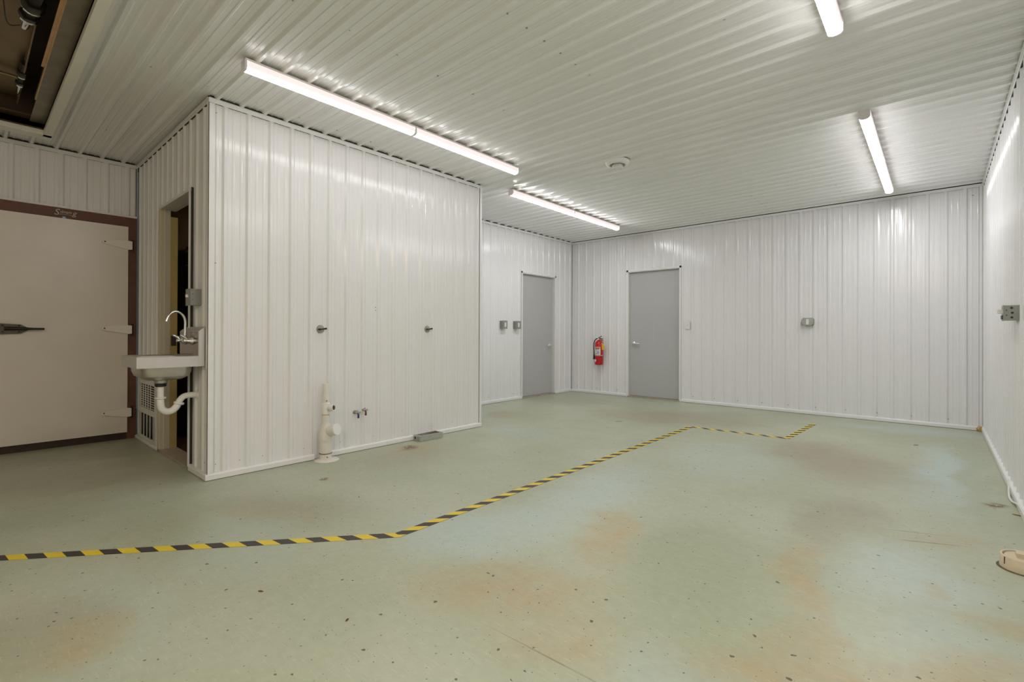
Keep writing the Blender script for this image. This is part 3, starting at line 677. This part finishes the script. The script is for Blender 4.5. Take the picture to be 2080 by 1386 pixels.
# ------------------------------------------------------------------ hand sink
sx0, sx1, sy0, sy1, sz = -4.375, -3.930, .744, 1.136, .885
sk = thing('hand_sink', 'wall-hung stainless hand sink with gooseneck faucet beside the open doorway', 'sink', ((sx0+sx1)/2, sy1, .8))
def rrect(x0, x1, y0, y1, r, z, n=6):
    out = []
    for cx, cy, a0 in ((x1-r, y1-r, 0), (x0+r, y1-r, 90), (x0+r, y0+r, 180), (x1-r, y0+r, 270)):
        for k in range(n+1):
            a = math.radians(a0+90*k/n); out.append((cx+r*math.cos(a), cy+r*math.sin(a), z))
    return out
def loft(bm, rings, mi=0, close=True):
    R_ = [[bm.verts.new(p) for p in r] for r in rings]
    for a, b in zip(R_, R_[1:]):
        n = len(a)
        for i in range(n): bm.faces.new((a[i], a[(i+1) % n], b[(i+1) % n], b[i])).material_index = mi
    if close: bm.faces.new(R_[-1]).material_index = mi
    return bm
bx0, bx1, by0, by1 = -4.325, -3.980, .785, 1.062
bm = loft(B(), [rrect(sx0, sx1, sy0, sy1, .003, sz-.075), rrect(sx0, sx1, sy0, sy1, .003, sz-.002), rrect(sx0+.004, sx1-.004, sy0+.004, sy1-.002, .004, sz+.001),
               rrect(sx0+.012, sx1-.012, sy0+.012, sy1-.01, .01, sz-.004), rrect(bx0-.012, bx1+.012, by0-.012, by1+.012, .06, sz-.006), rrect(bx0, bx1, by0, by1, .06, sz-.010),
               rrect(bx0+.006, bx1-.006, by0+.006, by1-.006, .06, sz-.10), rrect(bx0+.04, bx1-.04, by0+.04, by1-.04, .05, sz-.158), rrect(bx0+.13, bx1-.13, by0+.11, by1-.11, .02, sz-.168)])
obj('deck', bm, M_STEEL_LIGHT, sk, True)
bm = loft(B(), [rrect(bx0-.004, bx1+.004, by0-.006, by1+.02, .06, sz-.03), rrect(bx0-.004, bx1+.004, by0-.006, by1+.02, .06, sz-.105), rrect(bx0+.006, bx1-.006, by0+.006, by1+.01, .06, sz-.140),
               rrect(bx0+.045, bx1-.045, by0+.045, by1-.03, .05, sz-.166), rrect(bx0+.13, bx1-.13, by0+.11, by1-.11, .02, sz-.172)])
obj('bowl', bm, M_STEEL, sk, True)
# backsplash: boxed, with a sloping top; front face mirror-like, its shade put into a darker colour
bs = obj('backsplash', prism(B(), [(sx0, 1.098, sz-.070), (sx0, 1.098, 1.060), (sx0, sy1, 1.092), (sx0, sy1, .812), (sx0, 1.125, .812)], (sx1-sx0+.0012, 0, 0)), M_STEEL_LIGHT, sk, bevel=.001)
obj('backsplash_face', box(B(), sx0+.003, sx1-.003, 1.0955, 1.098, sz, 1.058), simple('shaded_stainless', (.42, .38, .35), .22, metal=.95, noise=.1, scale=8), bs)
cxs, cys = -4.150, .925
obj('drain_flange', lathe(B(), (cxs, cys, sz-.165), (0, 0, -1), [(0, .050), (.006, .050), (.012, .042), (.030, .040), (.034, .030)], 28), M_STEEL, sk, True)
obj('drain_nut', lathe(B(), (cxs, cys, .690), (0, 0, -1), [(0, .034), (.004, .036), (.020, .036), (.026, .030)], 16), M_BLACK, sk, True)
tp = obj('drain_trap', sweep(B(), [(cxs, cys, .672), (cxs, cys, .60), (cxs, cys, .545), (cxs, .934, .505), (cxs, .962, .483), (cxs, .995, .487), (cxs, 1.022, .513), (cxs, 1.040, .552), (cxs, 1.064, .580), (cxs, 1.10, .588), (cxs, 1.158, .588)],
                [.0205, .0205, .0235, .0235, .0235, .0235, .0235, .021, .021, .021, .021], 18), M_PVC, sk, True)
obj('slip_nut', lathe(B(), (cxs, cys, .592), (0, 0, -1), [(0, .026), (.003, .035), (.012, .035), (.016, .027)], 10), M_PVC, tp)
obj('slip_nut', lathe(B(), (cxs, 1.036, .535), (0, -.25, -1), [(-.010, .026), (-.007, .034), (.004, .034), (.010, .027)], 10), M_PVC, tp)
obj('wall_escutcheon', lathe(B(), (cxs, 1.150, .588), (0, -1, 0), [(0, .034), (.003, .033), (.008, .024)], 20), M_PVC, tp, True)
fc = obj('faucet', lathe(B(), (cxs-.095, 1.070, .992), (1, 0, 0), [(0, .014), (.004, .017), (.186, .017), (.190, .014)], 18), M_CHROME, sk, True)
obj('spout', sweep(B(), [(cxs, 1.070, 1.000), (cxs, 1.072, 1.07), (cxs, 1.072, 1.135), (cxs, 1.058, 1.175), (cxs, 1.030, 1.200), (cxs, .998, 1.198), (cxs, .974, 1.175), (cxs, .961, 1.140)], [.011, .0085, .008, .008, .008, .008, .008, .0085], 14), M_CHROME, fc, True)
obj('spout_base', lathe(B(), (cxs, 1.070, .995), (0, 0, 1), [(0, .022), (.015, .020), (.030, .012)], 18), M_CHROME, fc, True)
obj('aerator', lathe(B(), (cxs, .963, 1.148), (0, -.28, -1), [(0, .0105), (.020, .0105)], 14), M_CHROME, fc, True)
for s in (-1, 1):
    hx = cxs+s*.085
    obj('wall_flange', lathe(B(), (hx, 1.096, .990), (0, -1, 0), [(0, .031), (.004, .031), (.036, .014), (.050, .010), (.056, .011), (.060, 0)], 20), M_CHROME, fc, True)
    obj('lever_handle', sweep(B(), [(hx, 1.062, .998), (hx+s*.004, 1.045, 1.016), (hx+s*.01, 1.020, 1.030)], [.012, .011, .008], 10), M_CHROME, fc, True)

# ------------------------------------------------------------------ electrical boxes and plates
def rot_box(bm, org, n, s, w0, w1, d0, d1, z0, z1, mi=0):
    """box in wall coordinates: s along wall, n outwards"""
    o, n, s = Vector(org), Vector(n), Vector(s)
    v = [bm.verts.new(o+s*a+n*d+Vector((0, 0, z))) for a in (w0, w1) for d in (d0, d1) for z in (z0, z1)]
    for f in ((0,1,3,2), (4,6,7,5), (0,4,5,1), (2,3,7,6), (0,2,6,4), (1,5,7,3)): bm.faces.new([v[i] for i in f]).material_index = mi
    return bm
def ebox(name, label, cat, org, n, s, w, h, d, device, group=None, mat=M_GREYBOX, knock=0):
    t = thing(name, label, cat, org, group); o, N, S = Vector(org), Vector(n), Vector(s)
    obj('housing', rot_box(B(), org, n, s, -w/2, w/2, -.014, d, -h/2, h/2), mat, t, bevel=.006)
    cv_ = obj('cover', rot_box(B(), org, n, s, -w/2-.002, w/2+.002, d, d+.004, -h/2-.002, h/2+.002), mat, t, bevel=.0015)
    if device == 'toggle':
        obj('toggle', rot_box(B(), o+N*(d+.004), n, s, -.005, .005, 0, .016, -.002, .018), M_PLATE, cv_, bevel=.002)
    elif device == 'rocker':
        obj('rocker', rot_box(B(), o+N*(d+.004), n, s, -.017, .017, 0, .004, -.034, .034), M_PLATE, cv_, bevel=.0015)
    elif device == 'pair':
        for q in (-.025, .025): obj('toggle', rot_box(B(), o+N*(d+.004)+S*q, n, s, -.006, .006, 0, .022, -.004, .022), M_PLATE, cv_, bevel=.002)
        obj('receptacle', rot_box(B(), o+N*(d+.004), n, s, -.035, .035, 0, .006, -.040, -.015), M_PRINT, cv_, bevel=.002)
    for q in (-1, 1): obj('screw', lathe(B(), o+N*(d+.004)+Vector((0, 0, q*(h/2-.012))), n, [(0, .004), (.002, .003)], 8), M_CHROME, cv_)
    return t
# beside the open doorway; its side faces the camera
t = ebox('switch_box', 'square grey metal switch box above the hand sink', 'switch box', (-4.116, Y1, 1.309), (0, -1, 0), (1, 0, 0), .112, .118, .056, 'toggle')
for z in (1.290, 1.330): obj('knockout', lathe(B(), (-4.060, Y1-.045, z), (1, 0, 0), [(0, .003), (.001, .003)], 10), M_HOLE, t)
# right wall double box
t = ebox('switch_box', 'grey metal box with two switches on the steep right wall', 'switch box', (XR, 4.455, 1.195), (-1, 0, 0), (0, 1, 0), .110, .096, .058, 'pair')
for q, z in ((.025, 1.226), (.022, 1.195), (.024, 1.165)): obj('knockout', lathe(B(), (XR-q, 4.400, z), (0, -1, 0), [(0, .007), (.0012, .007)], 14), M_HOLE, t)
for z in (1.180, 1.212): obj('side_screw', lathe(B(), (XR-.048, 4.400, z), (0, -1, 0), [(0, .0035), (.0015, .003)], 10), M_HOLE, t)
ebox('outlet_box', 'grey outlet box left of the alcove door, the one farther from the door', 'outlet box', (XA, 5.480, 1.188), (1, 0, 0), (0, 1, 0), .092, .122, .058, 'rocker', 'grey outlet boxes left of the alcove door')
ebox('outlet_box', 'grey outlet box touching the trim of the alcove door', 'outlet box', (XA, 5.795, 1.188), (1, 0, 0), (0, 1, 0), .096, .122, .058, 'rocker', 'grey outlet boxes left of the alcove door')
# rounded weatherproof box on the back wall
t = thing('outlet_box', 'rounded grey weatherproof box alone on the right half of the back wall', 'outlet box', (-1.277, YB, 1.218))
oc = [(-1.345, 1.250), (-1.325, 1.272), (-1.225, 1.272), (-1.208, 1.252), (-1.208, 1.190), (-1.235, 1.170), (-1.318, 1.170), (-1.345, 1.190)]
obj('housing', prism(B(), [(x, YB+.012, z) for x, z in oc], (0, -.062, 0)), M_GREYBOX, t, bevel=.005)
cv_ = obj('cover', prism(B(), [(-1.277+(x+1.277)*.93, YB-.050, 1.221+(z-1.221)*.93) for x, z in oc], (0, -.006, 0)), M_GALV, t, bevel=.002)
obj('receptacle', box(B(), -1.292, -1.262, YB-.062, YB-.056, 1.187, 1.257), M_PLATE, cv_, bevel=.002)
# white switch plate right of the back door
t = thing('switch_plate', 'white wall switch plate just right of the back door', 'switch', (-2.888, YB, 1.19))
obj('plate', box(B(), -2.924, -2.852, YB-.007, YB+.002, 1.132, 1.248), M_PLATE, t, bevel=.002)
obj('toggle', box(B(), -2.893, -2.883, YB-.020, YB-.007, 1.188, 1.204), M_PLATE, t, bevel=.001)

# ------------------------------------------------------------------ fire extinguisher
ex, ey = -4.412, YB-.086
fe = thing('fire_extinguisher', 'red fire extinguisher hanging between the two grey doors', 'fire extinguisher', (ex, ey, .514))
obj('cylinder', lathe(B(), (ex, ey, .514), (0, 0, 1), [(0, .058), (.006, .066), (.012, .070), (.355, .070), (.385, .064), (.410, .048), (.424, .028), (.436, .022)], 32), M_RED, fe, True)
obj('valve', lathe(B(), (ex, ey, .948), (0, 0, 1), [(0, .018), (.022, .018), (.022, .013), (.042, .013), (.044, 0)], 16), M_BRASS, fe, True)
obj('carry_handle', sweep(B(), [(ex-.01, ey, .978), (ex+.03, ey-.004, .972), (ex+.055, ey-.006, .965)], [.009, .008, .006], 8), M_MAROON, fe, True)
obj('squeeze_lever', sweep(B(), [(ex-.008, ey, .988), (ex+.03, ey, 1.000), (ex+.052, ey, 1.010), (ex+.040, ey, 1.018)], [.008, .007, .006, .004], 8), M_MAROON, fe, True)
obj('pressure_gauge', lathe(B(), (ex, ey-.016, .962), (0, -1, 0), [(0, .012), (.008, .014), (.010, .0)], 14), M_PLATE, fe, True)
obj('hose', sweep(B(), [(ex-.012, ey-.010, .970), (ex-.050, ey-.012, .962), (ex-.085, ey-.014, .915), (ex-.094, ey-.016, .850), (ex-.090, ey-.020, .760), (ex-.084, ey-.024, .690)], .0085, 10), M_BLACK, fe, True)
obj('nozzle', lathe(B(), (ex-.084, ey-.024, .695), (0, 0, -1), [(0, .010), (.01, .013), (.085, .017), (.086, 0)], 12), M_BLACK, fe, True)
def curved(name, a0, a1, z0, z1, r, mat, parent, n=8):
    bm = B(); rows = []
    for k in range(n+1):
        a = math.radians(a0+(a1-a0)*k/n); rows.append([bm.verts.new((ex+r_*math.sin(a), ey-r_*math.cos(a), z)) for r_, z in ((r, z0), (r, z1), (r-.002, z1), (r-.002, z0))])
    for p, q in zip(rows, rows[1:]):
        for i in range(4): bm.faces.new((p[i], p[(i+1) % 4], q[(i+1) % 4], q[i]))
    bm.faces.new(rows[0]); bm.faces.new(rows[-1]); return obj(name, bm, mat, parent)
lab = curved('label_sticker', -38, 52, .690, .826, .0712, M_PLATE, fe)
for z, h_ in ((.782, .012), (.764, .004), (.754, .003), (.730, .012), (.706, .010)): curved('label_print', -25 if z != .730 else 0, 35, z, z+h_, .0719, M_PRINT, lab)
curved('label_print', -30, 45, .800, .816, .0719, M_RED, lab)
curved('strap', -180, 180, .672, .686, .0735, M_GALV, fe, 32)
curved('inspection_sticker', -55, -12, .572, .612, .0712, M_PLATE, fe)
tg = obj('inspection_tag', prism(B(), [(ex+.062, ey-.02, .900), (ex+.085, ey-.012, .885), (ex+.112, ey-.008, .850), (ex+.112, ey-.008, .778), (ex+.070, ey-.018, .772)], (0, -.0015, 0)), M_YELTAG, fe)
obj('wall_bracket', box(B(), ex-.03, ex+.03, ey+.066, YB-.001, .56, .98), M_GALV, fe)

# ------------------------------------------------------------------ standpipe with tee and cleanout
px, py = -3.805, 1.982
pv = thing('drain_standpipe', 'white PVC drain standpipe with capped cleanout at the foot of the partition', 'pipe', (px, py, 0))
obj('floor_collar', lathe(B(), (px+.010, py+.005, 0), (0, 0, 1), [(0, .098), (.006, .090), (.010, .062), (.012, .050)], 28), M_CAULK, pv, True)
obj('base_pipe', lathe(B(), (px, py, .002), (0, 0, 1), [(0, .048), (.050, .048), (.052, .045), (.056, .045), (.058, .048), (.160, .048), (.160, .053), (.205, .053), (.212, .050), (.245, .047), (.285, .035), (.300, .029), (.330, .029)], 32), M_PVC_CREAM, pv, True)
obj('glue_ring', lathe(B(), (px, py, .054), (0, 0, 1), [(0, .0508), (.003, .0508)], 32), M_RUST, pv, True)
bd_ = Vector((.90, .42, .20)).normalized()
st = Vector((px, py, .235))
wy = obj('cleanout_branch', lathe(B(), st, bd_, [(0, .040), (.045, .040), (.050, .046), (.100, .046)], 28), M_PVC_CREAM, pv, True)
obj('cleanout_cap', lathe(B(), st+bd_*.100, bd_, [(0, .049), (.012, .049), (.015, .046), (.016, 0)], 28), M_PVC, wy, True)
obj('upper_pipe', lathe(B(), (px, py, .325), (0, 0, 1), [(0, .033), (.035, .033), (.035, .0265), (.30, .0265), (.308, .024), (.310, 0)], 24), M_PVC_CREAM, pv, True)
tee = obj('tee', lathe(B(), (px, py, .378), (0, 0, 1), [(0, .0325), (.090, .0325), (.094, .029)], 24), M_PVC, pv, True)
obj('primer_ring', lathe(B(), (px, py, .372), (0, 0, 1), [(0, .0285), (.0065, .0300)], 24), M_PRIMER, tee, True)
b2 = Vector((.90, .42, .12)).normalized(); s2 = Vector((px, py, .425))
obj('tee_branch', lathe(B(), s2, b2, [(0, .024), (.045, .024), (.045, .0265), (.080, .0265), (.080, .020), (.060, .020)], 24, cap=False), M_PVC, tee, True)
obj('primer_ring', lathe(B(), s2+b2*.040, b2, [(0, .0250), (.006, .0256)], 24), M_PRIMER, tee, True)
obj('bore', lathe(B(), s2+b2*.062, b2, [(0, .0198), (.012, .0198), (.0125, 0)], 20), M_DARKBORE, tee)
screws('anchor_screws', [(px+.027, py-.006, .49), (px+.0505, py-.012, .03)], (1, -.2, 0), pv, .004, M_DARKSCREW)

# ------------------------------------------------------------------ wall stubs and small valves on the partition
for y, z, lb in ((1.974, 1.082, 'round metal water valve on the partition wall, above the standpipe'), (3.103, 1.093, 'round metal water valve on the partition wall, near its far end')):
    t = thing('wall_valve', lb, 'valve', (XB-HR, y, z), 'round valves on the partition wall')
    x = XB-HR
    obj('escutcheon', lathe(B(), (x, y, z), (1, 0, 0), [(0, .035), (.004, .035), (.012, .030), (.014, .012)], 24), M_BRASS, t, True)
    obj('stem', lathe(B(), (x+.010, y, z), (1, 0, 0), [(0, .016), (.014, .016), (.018, .013), (.024, .013), (.026, 0)], 14), M_BRASS, t, True)
    obj('lever', sweep(B(), [(x+.030, y-.030, z-.002), (x+.032, y, z), (x+.036, y+.026, z+.004)], [.0065, .0065, .0065], 8), M_DARKIRON, t, True)
    obj('lever_tip', lathe(B(), (x+.036, y+.024, z+.004), (.2, 1, .1), [(0, .006), (.006, .0085), (.014, .007), (.015, 0)], 10), M_DARKIRON, t, True)
for y, z, m_, lb in ((2.297, .346, M_BLUE, 'small shut-off valve with a blue handle low on the partition'), (2.370, .362, M_MAROON, 'small shut-off valve with a maroon handle low on the partition')):
    t = thing('shutoff_valve', lb, 'valve', (XB-HR, y, z), 'shut-off valves right of the standpipe'); x = XB-HR
    obj('pipe_stub', lathe(B(), (x-.002, y, z), (1, 0, 0), [(0, .018), (.004, .018), (.005, .009), (.045, .009)], 14), M_BRASS, t, True)
    obj('valve_body', lathe(B(), (x+.045, y-.018, z), (0, 1, 0), [(0, .007), (.008, .011), (.028, .011), (.036, .007), (.046, .008)], 12), M_BRASS, t, True)
    obj('bonnet', lathe(B(), (x+.045, y, z+.002), (0, 0, 1), [(0, .009), (.012, .009), (.018, .006), (.022, .0)], 12), M_BRASS, t, True)
    obj('handle', sweep(B(), [(x+.058, y, z-.006), (x+.062, y, z-.022), (x+.060, y, z-.045)], [.007, .0075, .0095], 10), m_, t, True)

# ------------------------------------------------------------------ open electrical box lying on the floor
jb = thing('floor_junction_box', 'open grey metal electrical tray lying on the floor against the partition', 'box', (-3.80, 3.045, 0))
a0, a1, b0, b1, h = -3.858, -3.742, 2.915, 3.192, .052
bm = B(); q = .003
box(bm, a0, a1, b0, b1, .002, .005); box(bm, a0, a0+q, b0, b1, .005, h); box(bm, a1-q, a1, b0, b1, .005, h); box(bm, a0+q, a1-q, b0, b0+q, .005, h); box(bm, a0+q, a1-q, b1-q, b1, .005, h)
obj('tray', bm, M_GALV, jb)
bm = B(); box(bm, a0-.001, a0+.014, b0-.001, b1+.001, h, h+.003); box(bm, a1-.016, a1+.001, b0-.001, b1+.001, h, h+.003); box(bm, a0+.014, a1-.016, b0-.001, b0+.016, h, h+.003); box(bm, a0+.014, a1-.016, b1-.014, b1+.001, h, h+.003)
obj('rim', bm, M_GALV, jb, bevel=.001)
obj('mounting_plate', box(B(), a0+.012, a1-.012, b0+.03, b1-.09, .026, .030), M_GALV, jb)
obj('brown_terminal', box(B(), a0+.02, a1-.03, b1-.075, b1-.02, .006, .040), simple('brown_phenolic', (.20, .12, .08), .6), jb, bevel=.002)
obj('knockout_hole', lathe(B(), (a0+.028, b0+.001, .028), (0, -1, 0), [(0, .0125), (.0015, .0125)], 18), M_HOLE, jb)
for x, z in ((a0+.060, .020), (a0+.075, .034), (a0+.078, .018), (a0+.060, .036)): obj('knockout', lathe(B(), (x, b0+.0005, z), (0, -1, 0), [(0, .0045), (.001, .0045)], 10), M_HOLE, jb)

# ------------------------------------------------------------------ floor drain stub, cable, foam
fd = thing('floor_cleanout', 'round tan plastic cleanout stub rising from the floor at the right edge', 'drain', (.295, 3.140, 0))
dc = (.295, 3.140)
obj('pipe_ring', lathe(B(), (*dc, 0), (0, 0, 1), [(0, .080), (.055, .078), (.0575, .076), (.0575, .070), (.050, .069), (.004, .069)], 40, cap=False), M_PVC_TAN, fd, True)
obj('plug', lathe(B(), (*dc, .004), (0, 0, 1), [(0, .0655), (.046, .0655), (.050, .062), (.050, 0)], 40), M_PVC_TAN, fd, True)
obj('plug_nut', box(B(), dc[0]-.026, dc[0]+.026, dc[1]-.026, dc[1]+.026, .052, .074), M_PVC_TAN, fd, bevel=.004)
a = math.radians(214)
obj('side_slot', prism(B(), [(dc[0]+.0795*math.cos(a+s), dc[1]+.0795*math.sin(a+s), .022) for s in (-.03, .03)]+[(dc[0]+.076*math.cos(a+s), dc[1]+.076*math.sin(a+s), .022) for s in (.03, -.03)], (0, 0, .032)), M_DARKBORE, fd)
obj('dark_foot_ring', lathe(B(), (*dc, 0.0005), (0, 0, 1), [(0, .090), (.0015, .088), (.002, .078)], 40), simple('dark_ring_brown', (.13, .10, .05), .8, noise=.3, scale=50), fd)  # darker ring around the foot of the stub
cb = obj('cable', sweep(B(), [(.372, 4.80, .046), (.366, 4.66, .040), (.357, 4.54, .022), (.352, 4.44, .009), (.356, 4.33, .010), (.363, 4.22, .030), (.368, 4.12, .040), (.366, 3.9, .052), (.366, 3.5, .052)], .0055, 10), M_CABLE, smooth=True)
tag(cb, 'white cable looping out from the baseboard of the right wall', 'cable')
bm = B(); bmesh.ops.create_icosphere(bm, subdivisions=3, radius=.024)
for v in bm.verts:
    n_ = 1+.25*math.sin(v.co.x*190)*math.cos(v.co.y*170+v.co.z*150); v.co = Vector((v.co.x*n_+XR-.028, v.co.y*n_+YB-.032, max(.001, v.co.z*n_*1.3+.026)))
fo = obj('foam_lump', bm, M_FOAM, smooth=True); tag(fo, 'small amber lump of sealant at the foot of the right back corner', 'sealant')

# ------------------------------------------------------------------ hazard tape
def tape(p, q, label, w=.058, per=.1475, off=0.0, lean=1, cut0=0.0, cut1=0.0, zo=0.0):
    p, q = Vector((*p, 0)), Vector((*q, 0)); d = (q-p); L_ = d.length; d.normalize(); n = Vector((-d.y, d.x, 0)); bm = B(); half = per/2
    sh = w*.52*lean; k = -3; z0, z1 = .0006+zo, .0016+zo
    while k*half+off < L_+w:
        s = k*half+off; mi = k % 2
        poly = []
        for a, side in ((s-sh, -1), (s+half-sh, -1), (s+half+sh, 1), (s+sh, 1)): poly.append([a, side*w/2])
        # clip to [cut0, L-cut1] in s
        def clip(P, lim, keep_gt):
            out = []
            for i in range(len(P)):
                A, Bq = P[i], P[(i+1) % len(P)]; ia = (A[0] >= lim) == keep_gt or A[0] == lim; ib = (Bq[0] >= lim) == keep_gt or Bq[0] == lim
                if ia: out.append(A)
                if ia != ib:
                    t_ = (lim-A[0])/(Bq[0]-A[0]); out.append([lim, A[1]+(Bq[1]-A[1])*t_])
            return out
        poly = clip(poly, cut0, True)
        if len(poly) > 2: poly = clip(poly, L_-cut1, False)
        if len(poly) > 2:
            try: prism(bm, [p+d*a+n*b+Vector((0, 0, z0)) for a, b in poly], (0, 0, z1-z0), mi)
            except ValueError: pass
        k += 1
    bmesh.ops.remove_doubles(bm, verts=bm.verts, dist=1e-6)
    o = obj('hazard_tape', bm, [M_TAPE_Y, M_TAPE_K]); tag(o, label, 'tape', 'black and yellow floor tape'); return o
T = [(-3.70, -.405), (-2.105, 1.492), (-2.095, 5.445), (-1.140, 5.500), (-1.085, 6.600)]
tape(T[0], T[1], 'black and yellow floor tape entering at the left edge of the photo', off=.0795, per=.157, lean=-1, cut1=-.022)
tape((T[1][0], T[1][1]+.004), T[2], 'longest run of black and yellow tape, running away across the floor', off=.074, lean=-1, zo=.0005)
tape(T[2], T[3], 'crosswise far run of hazard tape joining the two receding runs', off=.05, lean=-1)
tape(T[3], T[4], 'short last run of hazard tape ending near the back wall', off=.0, lean=-1, zo=.0005)

# ------------------------------------------------------------------ a few loose flakes on the floor
flakes = [(-2.06, .80, .014, .006), (-1.62, .93, .010, .005), (-.55, 1.23, .016, .010), (-.36, 1.22, .015, .008), (-.22, 1.26, .012, .007), (-2.87, 5.2, .05, .008), (-.15, 6.0, .03, .012), (.36, 4.06, .03, .012)]
gr = 'dark paint flakes on the floor'
for i, (x, y, a, b_) in enumerate(flakes):
    bm = B(); n = 7; an = random.uniform(0, 3.1)
    pts = []
    for k in range(n):
        t_ = 2*math.pi*k/n; r_ = random.uniform(.7, 1.1); u_, v_ = a*r_*math.cos(t_), b_*r_*math.sin(t_)
        pts.append((x+u_*math.cos(an)-v_*math.sin(an), y+u_*math.sin(an)+v_*math.cos(an), .0004))
    prism(bm, pts, (0, 0, .0012))
    where = ['below the left run of tape', 'in the left foreground below the bend of the tape', 'by the bottom edge, leftmost of the three close together', 'by the bottom edge, middle one of three close together',
             'by the bottom edge, rightmost of the three close together', 'long and thin, between the tape and the grey doors', 'on the blue-green floor before the back wall', 'at the foot of the right wall'][i]
    o = obj('paint_flake', bm, M_RUST); tag(o, 'dark brown flake on the floor ' + where, 'debris', gr)
